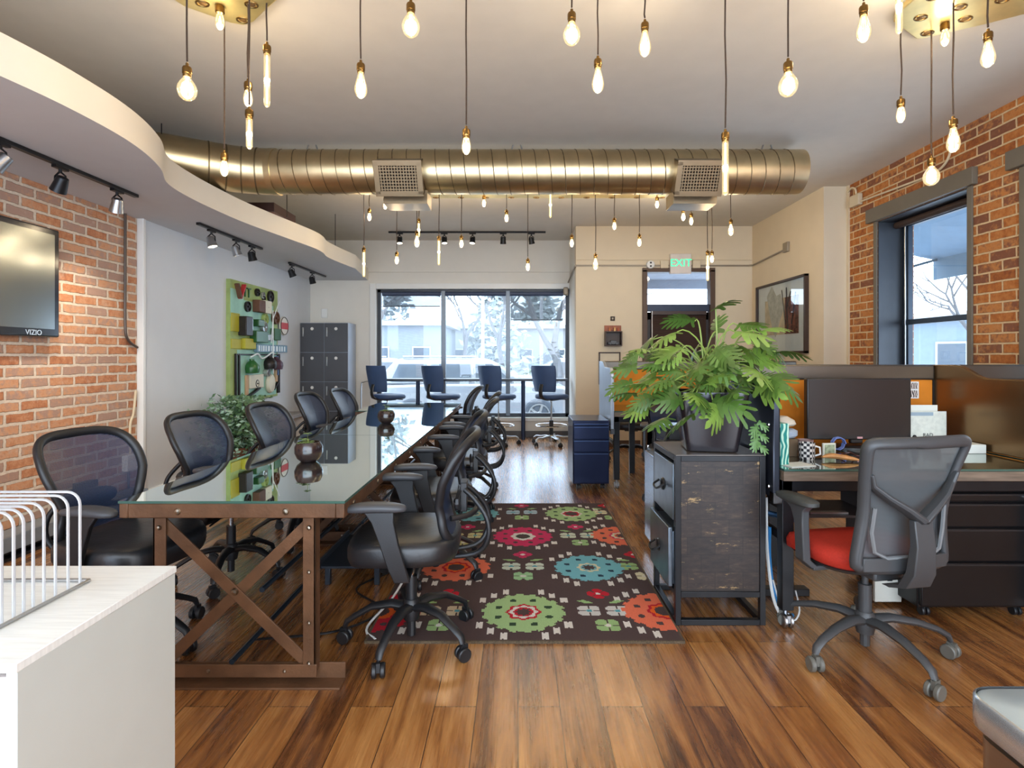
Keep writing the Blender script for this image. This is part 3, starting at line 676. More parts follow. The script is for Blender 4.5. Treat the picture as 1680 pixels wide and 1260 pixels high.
# ------------------------------------------------------------------ conference tables
def ctable(label, x0, x1, y0, y1, zt=.735, first=True, th=.056):
    cx = (x0+x1)/2; r = thing('conference_table', label, 'table', (cx, y0, 0), 0, 'glass topped tables in one long row')
    w = x1-x0; l = y1-y0; a = MB()
    t = .035
    for x in (-w/2, w/2-t): a.bx(x, x+t, 0, l, zt-.012-th, zt-.010)
    for y in (0, l-t): a.bx(-w/2+t, w/2-t, y, y+t, zt-.012-th, zt-.010)
    a.build('top_rail', M_rust, r, bevel=.004)
    MB().bx(-w/2+t, w/2-t, t, l-t, zt-.045, zt-.012).build('under_top', pm('dark_table_board', (44, 34, 28), .6, var=.2, stretch=(12, 1, 1)), r)
    g = MB(); g.bx(-w/2-.002, w/2+.002, -.002, l-.004, zt-.010, zt)
    g = g.build('glass_top', [M_tabletop, M_glassedge], r, smooth=False)
    for p in g.data.polygons:
        if abs(p.normal.z) < .5: p.material_index = 1
    rv = MB()
    n = 5
    for x in (-w/2-.001, w/2+.001): 
        for i in range(n): rv.lathe([(.0, -.006), (.009, -.004), (.012, 0), (.009, .004), (0, .006)], 10, (x, .12+(l-.24)*i/(n-1), zt-.04), axis='X')
    for x in (-w*.24, w*.24): rv.lathe([(.0, -.007), (.010, -.005), (.014, 0)], 10, (x, 0, zt-.042), axis='Y', cap=False)
    rv.build('rivets', M_rivet, r)
    lx = w/2-.145
    for yl in (.02, l-.14):
        lg = MB(); B = .05
        # flat angle-iron uprights, crossed braces and foot channel
        for sx in (-1, 1):
            lg.bx(sx*lx-B/2, sx*lx+B/2, yl, yl+.008, .05, zt-.07).bx(sx*(lx)+(B/2-.008 if sx > 0 else -B/2), sx*lx+(B/2 if sx > 0 else -B/2+.008), yl, yl+.05, .05, zt-.07)
        lg.bar((-lx, yl+.016, zt-.09), (lx, yl+.016, .07), .008, .045, up=(0, 0, 1))
        lg.bar((lx, yl+.028, zt-.09), (-lx, yl+.028, .07), .008, .045, up=(0, 0, 1))
        lg.bx(-lx-.03, lx+.03, yl-.004, yl+.006, .035, .085)
        lg.bx(-lx-.13, lx+.13, yl+.04, yl+.05, .008, .07)
        lg.bx(-lx-.13, lx+.13, yl-.03, yl+.10, 0, .009)
        lg = lg.build('trestle_leg', M_rust, r, bevel=.0015)
        rr = MB()
        for (x, z, s_) in [(-lx, zt-.11, 1), (lx, zt-.11, 1), (-lx, .45, .8), (lx, .45, .8), (lx, .25, .8), (-lx, .25, .8), (lx, .09, .9), (-lx, .09, .9), (0, .37, 1.5), (-.1, .06, .8), (.2, .06, .8)]:
            rr.lathe([(.0, -.008*s_), (.007*s_, -.006*s_), (.010*s_, 0)], 10, (x, yl-.003 if z != .37 else yl+.004, z), axis='Y', cap=False)
        rr.build('rivets', M_rivet, lg)
    tb = pm('blue_black_rod', (40, 54, 68), .3, metal=.6)
    MB().tube([(0, .0, .105), (0, l-.05, .105)], .011, 8).build('tie_rod', tb, r)
    MB().tube([(.10, .04, .37), (.10, l-.08, .37)], .011, 8).build('tie_rod', tb, r)
    return r
ctable('nearest of the long glass topped tables, riveted rusty steel frame with crossed braces', -1.562, -.68, 2.146, 3.945)
ctable('middle glass topped riveted steel table, between the nearest one and the farthest one', -1.562, -.68, 3.95, 5.71)
ctable('farthest glass topped table of the row, before the window stools', -1.70, -.70, 5.72, 6.72)

# ------------------------------------------------------------------ task chairs
def star_base(parent, n=5, rad=.30, mat=M_black, zh=.162, zc=.085, cr=.030, chrome=False, a0=18, capmat=None, wheel=None):
    hub = MB().lathe([(.0, zh-.06), (.034, zh-.06), (.042, zh-.02), (.04, zh+.02), (.03, zh+.035), (0, zh+.035)], 16)
    for i in range(n):
        a = R(a0+360*i/n); c, s_ = cos(a), sin(a)
        path = [(c*q*rad, s_*q*rad, z) for q, z in ((.08, zh), (.3, zh+.012), (.6, zh+.0), (.85, zc+.035), (.97, zc+.012), (1.0, zc-.012))]
        hub.tube(path, [.027, .025, .021, .018, .017, .014], 8, flat=(.75, 1.1), up=(0, 0, 1))
    hub.build('star_base', mat, parent, ang=50)
    for i in range(n):
        a = R(a0+360*i/n); c, s_ = cos(a), sin(a); b = MB()
        o = Vector((c*rad, s_*rad, cr)); yaw = a+R(35+40*i)
        for sg in (-1, 1):
            m = MB().lathe([(.006, -.009), (cr-.004, -.010), (cr, -.006), (cr, .006), (cr-.004, .010), (.006, .009)], 14, (sg*.017, 0, 0), axis='X')
            m.xf(Matrix.Rotation(yaw, 4, 'Z')); b.add([p+o for p in m.v], m.f)
        m = MB().bx(-.008, .008, -.022, .012, .0, cr+.008).xf(Matrix.Rotation(yaw, 4, 'Z')); b.add([p+o for p in m.v], m.f)
        b.cyl(o+Vector((0, 0, cr)), (c*rad, s_*rad, zc+.0), .007, n=8)
        b.build('caster', wheel or mat, parent)

def task_chair(label, loc, rz, group):
    r = thing('task_chair', label, 'office chair', loc, rz, group)
    star_base(r)
    g = MB().cyl((0, 0, .16), (0, 0, .30), .026, n=14); g.cyl((0, 0, .03), (0, 0, .1), .02, n=10); g = g.build('gas_lift', M_black, r)
    MB().cyl((0, 0, .30), (0, 0, .41), .013, n=12).build('piston', M_chrome, g)
    m = MB().bx(-.08, .08, -.12, .12, .375, .42); m.tube([(.07, .02, .39), (.20, .05, .385), (.27, .06, .38)], .006, 6).lathe([(0, -.03), (.022, -.02), (.022, .02), (0, .03)], 10, (-.11, .06, .40), axis='X')
    m.build('tilt_mechanism', M_black, r, bevel=.008)
    # seat cushion with waterfall front
    def ring(z, k, dy=0):
        return [(x, y+dy-.0, z-(max(0, y-.10))**2*.9 - .02*(x/.25)**2*0) for x, y in se(.255*k, .245*k, 32, 3.2, 0, .02)]
    MB().loft([ring(.415, .86), ring(.425, .96), ring(.455, 1.0), ring(.495, 1.0), ring(.515, .965), ring(.523, .88), ring(.519, .5), ring(.515, .15)]).build('seat', M_blackf, r, ang=60)
    # back: bent loop frame with woven mesh
    def yz(z, x):
        pts = [(.50, -.205), (.56, -.185), (.66, -.165), (.76, -.195), (.86, -.245), (.985, -.325)]
        for i in range(len(pts)-1):
            if z <= pts[i+1][0] or i == len(pts)-2:
                t = (z-pts[i][0])/(pts[i+1][0]-pts[i][0]); t = max(0, min(1, t)); t2 = t
                return pts[i][1]+(pts[i+1][1]-pts[i][1])*t2 + .75*x*x
    half = [(0, .983), (.11, .98), (.175, .962), (.212, .925), (.228, .865), (.226, .80), (.208, .735), (.185, .675), (.178, .625), (.182, .58), (.172, .535), (.14, .508), (.07, .50)]
    out = [(a, b, 0) for a, b in half]+[(-a, b, 0) for a, b in reversed(half[1:])]+[]
    out = [(a, .5+(b-.5)*.935, 0) for a, b, _ in out]; half = [(a, .5+(b-.5)*.935) for a, b in half]
    loop = catmull(out+[out[0]], 3)[:-1]
    fr = [(p.x, yz(p.y, p.x), p.y) for p in loop]
    MB().tube(fr, .021, 10, closed=True, flat=(1.0, .8)).build('back_frame', M_black, r, ang=60)
    def hw(z):
        for (a, b), (c, d) in zip(half, half[1:]):
            if d <= z <= b: return a+(c-a)*(b-z)/(b-d) if b > d else c
        return .07
    zs_ = [.502+.446*i/18 for i in range(19)]
    rings = [[(hw(z)*u, yz(z, hw(z)*u)-.004, z) for u in [-1+2*j/12 for j in range(13)]] for z in zs_]
    MB().loft(rings, cap=False, closed=False).build('back_mesh', M_mesh, r)
    # lumbar pad and bracket
    lb = MB().loft([[(x, y-.215+.6*x*x, z+zz) for x, zz, y in [(a*1, b, dy) for a, b in se(.13, .045, 16, 2.5)]] for dy, z in ((0, .655), (-.018, .655))])
    lb.bx(-.05, .05, -.255, -.225, .60, .73); lb.build('lumbar_support', M_black, r, bevel=.003)
    br = MB()
    for sx in (-1, 1):
        br.tube(catmull([(sx*.05, -.245, .70), (sx*.065, -.29, .66), (sx*.085, -.345, .58), (sx*.085, -.35, .49), (sx*.06, -.29, .415), (sx*.04, -.10, .395)], 4), .012, 8)
    br.tube(catmull([(-.15, -.19, .60), (-.09, -.27, .60), (0, -.30, .61), (.09, -.27, .60), (.15, -.19, .60)], 3), .013, 8)
    br.build('back_bracket', M_black, r, ang=60)
    for sx in (-1, 1):
        p = MB()
        p.loft([[(sx*.285+a, b+.105, z+.010*(1-((b)/.13)**2)) for a, b in se(.042*k, .128*k, 22, 2.6)] for z, k in ((.665, .7), (.672, .95), (.682, 1), (.692, .95), (.697, .7))])
        ar = p.build('armrest', M_armpad, r, ang=60)
        q = MB().loft([[(sx*x+a, y+b, z) for a, b in ((-.011, -w_), (.011, -w_), (.011, w_), (-.011, w_))] for x, y, z, w_ in ((.285, .09, .672, .06), (.287, .075, .63, .045), (.285, .05, .54, .038), (.28, .02, .44, .036), (.265, .0, .375, .032))])
        q.bx(sx*.06 if sx > 0 else -.27, .27 if sx > 0 else -.06, -.03, .03, .375, .39)
        q.build('arm_post', M_black, ar, bevel=.004)
    return r
ch0 = task_chair('nearest black mesh task chair right of the table, standing partly on the rug', (-.488, 2.51, 0), R(90), 'black mesh task chairs around the long table')
def chair_at(x, y, rz, label): dup(ch0, None, (x, y, 0), R(rz), label)
# facing angle: local +Y is the front
ch0.rotation_euler.z = R(93)
chair_at(-.50, 3.33, 96, 'second black mesh task chair from the front on the right side of the table')
chair_at(-.47, 4.45, 91, 'third black mesh task chair from the front on the right side of the table')
chair_at(-.48, 5.26, 88, 'fourth black mesh task chair from the front, right side of the table')
chair_at(-.72, 6.35, 84, 'farthest black mesh task chair on the right side, before the window stools')
chair_at(-1.74, 2.46, -101, 'nearest black mesh task chair on the left side, in front of the brick wall')
chair_at(-1.70, 3.25, -97, 'black mesh task chair on the left side, its back against the white wall')
chair_at(-1.58, 3.93, -97, 'black mesh task chair on the left side, in front of the bushy floor plant')
chair_at(-1.73, 5.12, -96, 'black mesh task chair on the left side, in front of the lockers')
chair_at(-1.62, 5.72, -96, 'farthest black mesh task chair on the left side, its back half against the lockers')
chair_at(1.42, 6.9, 170, 'task chair seen under the far desk, only blue seat and star base showing')
chair_at(1.38, 4.75, -20, 'black mesh task chair pulled up to the far orange-backed desk, behind the big plant')

# ------------------------------------------------------------------ grey mesh chair with red seat
def grey_chair():
    r = thing('swivel_chair', 'grey mesh high-back swivel chair with red seat at the right desk', 'office chair', (1.53, 2.42, 0), R(10))
    mg = pm('charcoal_plastic', (64, 66, 68), .42, var=.06, bump=.05, bscale=300)
    star_base(r, rad=.34, mat=mg, zh=.145, a0=-9-10, cr=.031, wheel=pm('grey_caster', (98, 98, 92), .4))
    g = MB().cyl((0, 0, .15), (0, 0, .30), .027, n=14); g.cyl((0, 0, .03), (0, 0, .1), .02, n=10); g.cyl((0, 0, .3), (0, 0, .40), .014, n=12); g.build('gas_lift', mg, r)
    MB().bx(-.09, .09, -.15, .13, .37, .41).build('tilt_mechanism', mg, r, bevel=.01)
    red = pm('red_seat_fabric', (176, 48, 34), .75, var=.1, vscale=120, bump=.2, bscale=500, spec=.25)
    MB().loft([[(x, y, z-(max(0, y-.12))**2*1.2) for x, y in se(.25*k, .225*k, 30, 3, 0, .07)] for z, k in ((.405, .9), (.42, 1), (.455, 1.01), (.48, .96), (.488, .7), (.486, .2))]).build('seat', red, r, ang=60)
    MB().loft([[(x, y, z) for x, y in se(.245*k, .22*k, 30, 3, 0, .07)] for z, k in ((.385, .85), (.405, .97))]).build('seat_pan', mg, r)
    def yb(z, x): return -.205-.13*((z-.46)/.52)**1.0*(.75)-.03*sin(pi*(z-.46)/.52)*-1+.55*x*x
    # outline: wide top, slight waist, flared bottom
    hf = [(.0, .966), (.14, .966), (.205, .964), (.222, .950), (.222, .92), (.205, .82), (.19, .72), (.188, .64), (.20, .54), (.208, .475), (.195, .452), (.12, .443), (0, .44)]
    out = [(a, b, 0) for a, b in hf]+[(-a, b, 0) for a, b in reversed(hf[1:-1])]
    lp = catmull(out+[out[0]], 2)[:-1]
    MB().tube([(p.x, yb(p.y, p.x), p.y) for p in lp], .024, 10, closed=True, flat=(1.05, .75)).build('back_frame', mg, r, ang=60)
    def hw(z):
        for (a, b), (c, d) in zip(hf, hf[1:]):
            if d <= z <= b: return a+(c-a)*(b-z)/(b-d) if b > d else c
        return .19
    rings = [[(hw(z)*u*.97, yb(z, hw(z)*u)+.004, z) for u in [-1+j/6 for j in range(13)]] for z in [.445+.518*i/18 for i in range(19)]]
    MB().loft(rings, cap=False, closed=False).build('back_mesh', M_meshg, r)
    MB().loft([[(.195*u, yb(z, .195*u)+dy, z) for u in [-1+j/6 for j in range(13)]]+[(-.195*u, yb(z, .195*u)+dy-.02, z) for u in [-1+j/6 for j in range(13)]] for z, dy in ((.44, -.004), (.495, -.004))]).build('lower_band', mg, r, bevel=.004)
    # rear spine splitting into two arms (Y shape)
    sp = MB()
    sp.loft([[(a, y+b, z) for a, b in ((-w_, -t), (w_, -t), (w_, t), (-w_, t))] for z, y, w_, t in ((.36, -.16, .055, .02), (.39, -.245, .055, .022), (.45, -.275, .05, .022), (.56, -.285, .043, .018), (.66, -.275, .042, .014))])
    for sx in (-1, 1):
        sp.tube([(0, -.278, .655), (sx*.06, -.272, .70), (sx*.13, -.255, .745), (sx*.182, -.235, .79), (sx*.198, -.245, .84)], [.036, .032, .027, .023, .018], 8, flat=(1, .5), up=(0, -1, .2))
    sp.build('rear_spine', mg, r, bevel=.006)
    # lower lumbar frame
    lum = MB().tube([(a, yb(b, a)-.02, b) for a, b in ((-.16, .70), (-.165, .60), (-.15, .52), (-.10, .495), (.10, .495), (.15, .52), (.165, .60), (.16, .70))], .008, 6)
    lum.build('lumbar_frame', pm('light_grey_plastic', (120, 124, 126), .4), r)
    for sx in (-1, 1):
        a = MB().loft([[(sx*.29+x, y+.06, z) for x, y in se(.045*k, .12*k, 20, 2.8)] for z, k in ((.655, .8), (.663, 1), (.678, 1), (.685, .85))]).build('armrest', pm('dark_grey_arm', (58, 60, 58), .5), r, ang=50)
        MB().loft([[(sx*.29+x+dx*sx, y+oy, z) for x, y in ((-w1, -w2), (w1, -w2), (w1, w2), (-w1, w2))] for z, w1, w2, oy, dx in ((.656, .02, .075, .05, 0), (.63, .018, .04, .04, 0), (.58, .018, .028, .03, 0), (.42, .018, .028, .02, 0), (.385, .018, .03, .02, -.04))]).bx(sx*.08 if sx > 0 else -.26, .26 if sx > 0 else -.08, -.01, .05, .375, .395).build('arm_post', mg, a, bevel=.005)
grey_chair()

# ------------------------------------------------------------------ drafting stools at the window bar
M_seat_reflect = pm('blue_reflection_seat', (52, 76, 114), .5, var=.08)  # blue-black seat and back, lightened with the blue they reflect
def stool(label, loc, rz):
    r = thing('drafting_stool', label, 'stool', loc, rz, 'blue-black drafting stools at the window bar')
    star_base(r, rad=.30, mat=M_alu, zh=.11, zc=.08, cr=.028, wheel=M_black, a0=40)
    MB().cyl((0, 0, .12), (0, 0, .36), .03, n=12).build('column', M_black, r)
    MB().cyl((0, 0, .36), (0, 0, .68), .012, n=10).build('piston', M_chrome, r)
    f = MB().tube([(.23*cos(2*pi*i/28), .23*sin(2*pi*i/28), .285) for i in range(28)], .009, 8, closed=True)
    for i in range(3): a = 2*pi*i/3; f.tube([(.03*cos(a), .03*sin(a), .27), (.23*cos(a), .23*sin(a), .285)], .007, 6)
    f.build('foot_ring', M_chrome, r)
    MB().loft([[(x, y, z-(max(0, y-.1))**2*.8) for x, y in se(.235*k, .225*k, 28, 2.8, 0, .02)] for z, k in ((.675, .85), (.69, .97), (.715, 1), (.74, .95), (.748, .7), (.745, .2))]).build('seat', M_seat_reflect, r, ang=60)
    def bk(z, u): 
        t = (z-.79)/.38; hw = (.185+.035*t)*(1-.08*(2*t-1)**4); return (hw*u, -.225-.06*t+.075*u*u*1.0, z)
    b = MB(); b.loft([[bk(.79+.38*i/8, -1+2*j/10) for j in range(11)] + [tuple(Vector(bk(.79+.38*i/8, 1-2*j/10))+Vector((0, -.022, 0))) for j in range(11)] for i in range(9)])
    b.build('backrest', M_seat_reflect, r, bevel=.006)
    MB().tube(catmull([(0, -.26, .90), (0, -.285, .82), (0, -.27, .72), (0, -.15, .672), (0, 0, .67)], 3), .028, 8, flat=(.5, 1.2), up=(0, 1, 0)).build('back_bar', M_black, r)
    MB().tube([(.04, .1, .67), (.16, .16, .66)], .006, 6).bx(-.08, .08, -.08, .1, .655, .678).build('seat_mechanism', M_black, r)
    return r
st0 = stool('leftmost drafting stool at the window bar', (-1.93, 8.10, 0), R(-36))
for x, lab in ((-1.12, 'second drafting stool from the left at the window bar'), (-.29, 'third drafting stool from the left, foot ring and chrome star base in view'), (.49, 'rightmost drafting stool at the window bar, beside the navy file pedestal')):
    dup(st0, None, (x, 8.10, 0), R(-36), lab)
bar = thing('bar_counter', 'narrow dark bar counter on posts in front of the storefront window', 'counter', (-.72, 8.6, 0))
MB().bx(-1.58, 1.50, -.15, .2, .92, .955).build('bar_top', M_frame_dk, bar, bevel=.005)
for x in (-.85, .80):
    MB().cyl((x, 0, .0), (x, 0, .92), .033, n=16).build('leg', pm('navy_post', (36, 50, 78), .35, metal=.3), bar)
MB().tube(catmull([(-1.56, 0, .92), (-1.70, 0, .90), (-1.74, 0, .80), (-1.74, 0, .0)], 4), .010, 8).build('side_pipe', M_alu, bar)

# ------------------------------------------------------------------ lockers
def lockers():
    r = thing('locker_cabinet', 'dark grey two-column metal locker cabinet in the back left corner', 'locker', (-2.98, 8.82, 0))
    mlk = pm('locker_grey', (76, 78, 84), .45, metal=.2, var=.04)
    MB().bx(-.37, .37, -.38, 0, 0, 1.82).build('body', [pm('locker_light_side', (168, 178, 192), .4, metal=.2)], r, bevel=.003)
    for i in range(2):
        for j in range(4):
            x0 = -.365+i*.367; z0 = .012+j*.452
            d = MB().bx(x0, x0+.360, -.392, -.381, z0, z0+.446).build('door', mlk, r, bevel=.003)
            MB().bx(x0+.03, x0+.052, -.405, -.392, z0+.24, z0+.38).build('handle', M_alu, d, bevel=.003)
            MB().lathe([(.024, -.396), (.024, -.3925)], 16, (x0+.18, 0, z0+.36), axis='Y').build('number_plate', M_white, d)
lockers()
# ------------------------------------------------------------------ rug, woven cell by cell
def rug():
    W_, L_ = 1.44, 2.32; nx, ny = 180, 290
    dk, wh, gr, dg = (80, 64, 62), (214, 206, 196), (158, 186, 128), (52, 70, 50)
    bl, pk, rd, co, cr, og = (116, 176, 184), (196, 52, 92), (184, 34, 48), (222, 112, 82), (214, 204, 168), (226, 96, 34)
    ltg = (150, 180, 120)
    bigs = []
    for cx, cy, a, b, c in ((.027, 2.768, gr, wh, rd), (.432, 3.352, bl, cr, cr), (.035, 3.933, pk, wh, wh), (-.38, 3.357, co, og, rd), (.435, 4.5, gr, rd, wh), (-.37, 4.5, bl, cr, bl), (.74, 2.779, co, og, rd), (.74, 3.946, co, cr, pk), (-.70, 2.77, rd, og, og), (-.70, 3.94, pk, wh, rd)):
        bigs.append((cx, cy, a, b, c))
    smalls = [(.432, 2.77), (.03, 3.36), (.432, 3.94), (-.38, 2.77), (-.38, 3.94), (.03, 4.53), (.75, 3.36), (.75, 4.53)]
    sm_col = [(rd, (200, 196, 190), ltg), (pk, (196, 204, 186), (150, 188, 140)), (pk, (196, 200, 176), ltg), (rd, (200, 180, 150), ltg), (pk, (200, 190, 140), (186, 176, 120)), (pk, (170, 190, 200), ltg), (rd, ltg, cr), (rd, cr, ltg)]
    def flower(dx, dy, r, col, cen, petals=4, rot=45):
        d = math.hypot(dx, dy); a = math.degrees(math.atan2(dy, dx))+rot
        if d < r*.22: return cen
        ph = (a % (360/petals))/(360/petals)
        if d < r*(.72+.28*abs(sin(pi*ph))) and (.07 < ph < .93 or d < r*.3): return col
        return None
    def color(x, y):
        for cx, cy, a, b, c in bigs:
            dx, dy = x-cx, y-cy; d = math.hypot(dx, dy*1.02); ang = math.atan2(dy, dx)
            R_ = .188+.014*(1 if int((ang/(2*pi)*36) % 2) else 0)+.012*abs(cos(2*ang))
            if d < R_:
                if d < .036+.008*cos(8*ang): return dk
                if d < .05: return (c if a is gr and b is wh else a if b is cr else dk) if a is not pk else dg
                if d < .068+.006*cos(8*ang): return b
                if d < .084+.006*cos(8*ang) and a is not bl: return c
                for k in range(8):
                    q = k*pi/4+pi/8
                    if abs(dx-.138*cos(q)) < .017 and abs(dy-.138*sin(q)) < .017 and (abs(dx-.138*cos(q))+abs(dy-.138*sin(q)) < .026): return dg if a is gr else dk if a is not bl else (40, 60, 74)
                return a
        for (cx, cy), (c1, c2, c3) in zip(smalls, sm_col):
            for ox, oy, r_, col, cen, p, ro in ((0, .21, .062, c1, wh, 4, 45), (-.072, .012, .066, c2, (80, 150, 160), 4, 0), (.072, .012, .066, c2, (80, 150, 160), 4, 0), (0, -.138, .068, c3, wh, 4, 0)):
                f = flower(x-cx-ox, y-cy-oy, r_, col, cen, p, ro)
                if f: return f
            for sx in (-1, 1):
                dx, dy = (x-cx)*sx-.085, y-cy-.115
                if abs(dx) < .04 and abs(dy-.3*dx) < .018*(1-abs(dx)/.05): return ltg
        for cx, cy, *_ in bigs:
            for ox, oy in ((.215, .135), (.156, .19), (.096, .235)):
                dx, dy = abs(abs(x-cx)-ox), abs(abs(y-cy)-oy)
                if dx < .0165 and dy < .031 and not (dx < .0055 and dy > .024): return wh
        return dk
    r = thing('patterned_rug', 'dark brown rug with big green, pink, blue and orange flower medallions', 'rug', (0, 0, 0))
    x0, y0 = -.69, 2.49
    vs = []; fs = []; cols = []
    for j in range(ny+1):
        for i in range(nx+1):
            x = x0+W_*i/nx; y = y0+L_*j/ny
            vs.append((x, y, .0115+.001*sin(x*9)*cos(y*7)))
    for j in range(ny):
        for i in range(nx):
            a = j*(nx+1)+i; fs.append((a, a+1, a+nx+2, a+nx+1))
            c = s2l(color(x0+W_*(i+.5)/nx, y0+L_*(j+.5)/ny)); cols.append(c)
    # rolled-down border
    e = []
    me = bpy.data.meshes.new('woven_pile'); me.from_pydata(vs, [], fs)
    at_ = me.color_attributes.new('weave', 'FLOAT_COLOR', 'CORNER')
    buf = []
    for c in cols: buf += list(c)*4
    at_.data.foreach_set('color', buf)
    me.materials.append(attr_mat('woven_wool'))
    o = bpy.data.objects.new('woven_pile', me); COL.objects.link(o); o.parent = r
    ed = MB()
    ed.bx(x0-.006, x0+W_+.006, y0-.008, y0+.002, 0, .0118).bx(x0-.006, x0+W_+.006, y0+L_-.002, y0+L_+.008, 0, .0118).bx(x0-.008, x0+.002, y0, y0+L_, 0, .0118).bx(x0+W_-.002, x0+W_+.008, y0, y0+L_, 0, .0118)
    ed.build('bound_edge', pm('rug_binding', (84, 70, 52), .9, var=.5, vscale=150), r)
rug()

# ------------------------------------------------------------------ cubicle desks on the right
M_panel = pm('bronze_grey_panel', (104, 98, 90), .3, metal=.75, var=.08, vscale=3)
M_panel_in = pm('bronze_panel', (128, 100, 68), .26, metal=.8, var=.12, vscale=2)
M_cork = pm('orange_pin_fabric', (212, 128, 44), .9, var=.05, vscale=14, bump=.1, bscale=300, spec=.1)
M_deskwood = pm('weathered_wood_edge', (112, 96, 80), .6, var=.3, vscale=7, stretch=(1, 12, 12))
def spine(label, x0, x1, y, top=1.25, band=.095, bot=.70, name='cubicle_screen'):
    r = thing(name, label, 'screen', (x0, y, 0), 0, 'cubicle screens')
    l = x1-x0
    MB().bx(0, l, 0, .05, top-band, top).build('top_band', M_panel, r, bevel=.012)
    MB().bx(.01, l-.01, .008, .042, bot, top-band).build('pin_board', M_cork, r, bevel=.003)
    fr = MB().bx(0, .012, .004, .046, bot, top-band).bx(l-.012, l, .004, .046, bot, top-band).bx(0, l, .004, .046, bot-.03, bot); fr.build('edge_frame', M_steelk, r)
    for px_ in (.3, l-.36): MB().bx(px_, px_+.06, .005, .045, 0, bot-.03).build('post', M_steelk, r)
    return r
def divider(label, x, y0, y1, hi=1.25, lo=1.18, bot=.66, mat=None, th=.032, step=True):
    """end panel: profile in the y-z plane, y0 = near end"""
    r = thing('divider_panel', label, 'divider', (x, y0, 0), 0, 'curved metal dividers')
    L_ = y1-y0; pr = [(0, bot), (0, lo-.09)]
    for i in range(7): a = pi-pi/2*i/6; pr.append((.09+.09*cos(a), lo-.09+.09*sin(a)))
    if step:
        a_ = L_-.42
        for i in range(9):
            t = i/8; s_ = t*t*(3-2*t); pr.append((a_+.22*t, lo+(hi-lo)*s_))
        pr.append((L_, hi))
    else: pr.append((L_, lo))
    pr.append((L_, bot))
    MB().prism(pr, -th/2, th/2, 'YZ').build('panel', mat or M_panel, r, bevel=.006)
    b = MB()
    for z in (bot+.05, bot+.35): b.lathe([(0, -th/2-.008), (.010, -th/2-.006), (.012, -th/2)], 10, (0, .05, z), axis='X', cap=False)
    b.bx(-.02, .02, -.012, .03, bot-.02, bot+.03)
    b.build('bracket_bolts', M_chrome, r)
    return r
spine('orange pin board screen behind the monitor at the near right desk', 1.26, 2.585, 3.40)
spine('grey top band of the screen past the bronze divider at the right edge', 2.62, 4.0-.42, 3.40)
spine('far orange pin board screen left of and behind the big plant', .94, 3.1, 6.10)
divider('dark rounded divider panel just right of the black plant pot', 1.235, 2.62, 3.395, bot=.62, mat=pm('dark_blue_grey_panel', (56, 60, 70), .3, metal=.6))
divider('bronze divider panel with stepped top edge right of the monitor', 2.6025, 2.62, 3.45, mat=M_panel_in, bot=.775)
divider('pale metal end panel at the left end of the far desk', .925, 5.38, 6.15, bot=.56, mat=pm('light_grey_panel', (176, 186, 198), .3, metal=.5), lo=1.19)

def desk(label, x0, x1, y0, y1, name='workstation_desk', zt=.766, cast=True, mid=None):
    r = thing(name, label, 'desk', (x0, y0, 0), 0, 'glass topped workstation desks')
    w, l = x1-x0, y1-y0
    g = MB().bx(0.0, w, 0, l, zt-.010, zt).build('glass_top', [M_desktop, M_glassedge], r, smooth=False)
    for p in g.data.polygons:
        if abs(p.normal.z) < .5: p.material_index = 1
    MB().bx(.0, w, .004, l, zt-.058, zt-.012).build('wood_board', M_deskwood, r, bevel=.002)
    f = MB()
    f.bx(0, w, .02, .06, zt-.11, zt-.058).bx(0, w, l-.06, l-.02, zt-.11, zt-.058).bx(0, .05, .02, l-.02, zt-.11, zt-.058).bx(w-.05, w, .02, l-.02, zt-.11, zt-.058)
    f.build('steel_frame', M_steelk, r, bevel=.003)
    for (x, y) in ((.0, .02), (w-.056, .02), (0, l-.076), (w-.056, l-.076)):
        q = MB().bx(x, x+.056, y, y+.056, .085, zt-.11).build('leg', M_steelk, r, bevel=.003)
        c = MB().cyl((x+.028, y+.028, .05), (x+.028, y+.028, .09), .01, n=8)
        for sx in (-1, 1): c.lathe([(.006, -.008), (.030, -.009), (.034, -.005), (.034, .005), (.030, .009), (.006, .008)], 16, (x+.028+sx*.014, y+.015, .034), axis='X')
        c.bx(x+.020, x+.036, y-.01, y+.035, .03, .065); c.build('caster', M_alu, q)
    MB().bx(.02, .04, .06, l-.06, .40, .44).build('side_rail', M_steelk, r, bevel=.003)
    return r
desk('near right desk with glass top, weathered wood edge and black steel legs', 1.262, 2.58, 2.60, 3.39)
desk('desk past the bronze divider, at the right edge of the photo', 2.63, 3.58, 2.60, 3.39)
desk('far desk in front of the orange screen, behind the navy pedestal', .945, 2.9, 5.38, 6.09)

def pedestal(label, x0, y0, w, d, h, mat, splits, name='file_pedestal', gap=.004, z0=.055, hmat=None):
    r = thing(name, label, 'drawer cabinet', (x0, y0, 0))
    MB().bx(0, w, .02, d, z0, h).build('case', mat, r, bevel=.006)
    zs2 = [h-.02]+[h-.02-s_ for s_ in splits]+[z0+.01]
    for a, b in zip(zs2, zs2[1:]):
        dr = MB().bx(.006, w-.006, 0, .02, b+gap, a-gap).build('drawer', mat, r, bevel=.005)
        MB().bx(.01, w-.01, -.006, .0, a-gap-.012, a-gap-.004).build('pull_lip', hmat or M_steelk, dr)
    for x in (.06, w-.06):
        for y in (.06, d-.06):
            c = MB()
            for sx in (-1, 1): c.lathe([(.004, -.007), (.022, -.007), (.024, 0), (.022, .007), (.004, .007)], 12, (x+sx*.012, y, .0245), axis='X')
            c.cyl((x, y, .03), (x, y, z0), .008, n=8); c.build('caster', M_black, r)
    return r
navy = pm('navy_metal', (24, 36, 68), .3, metal=.5, var=.06)
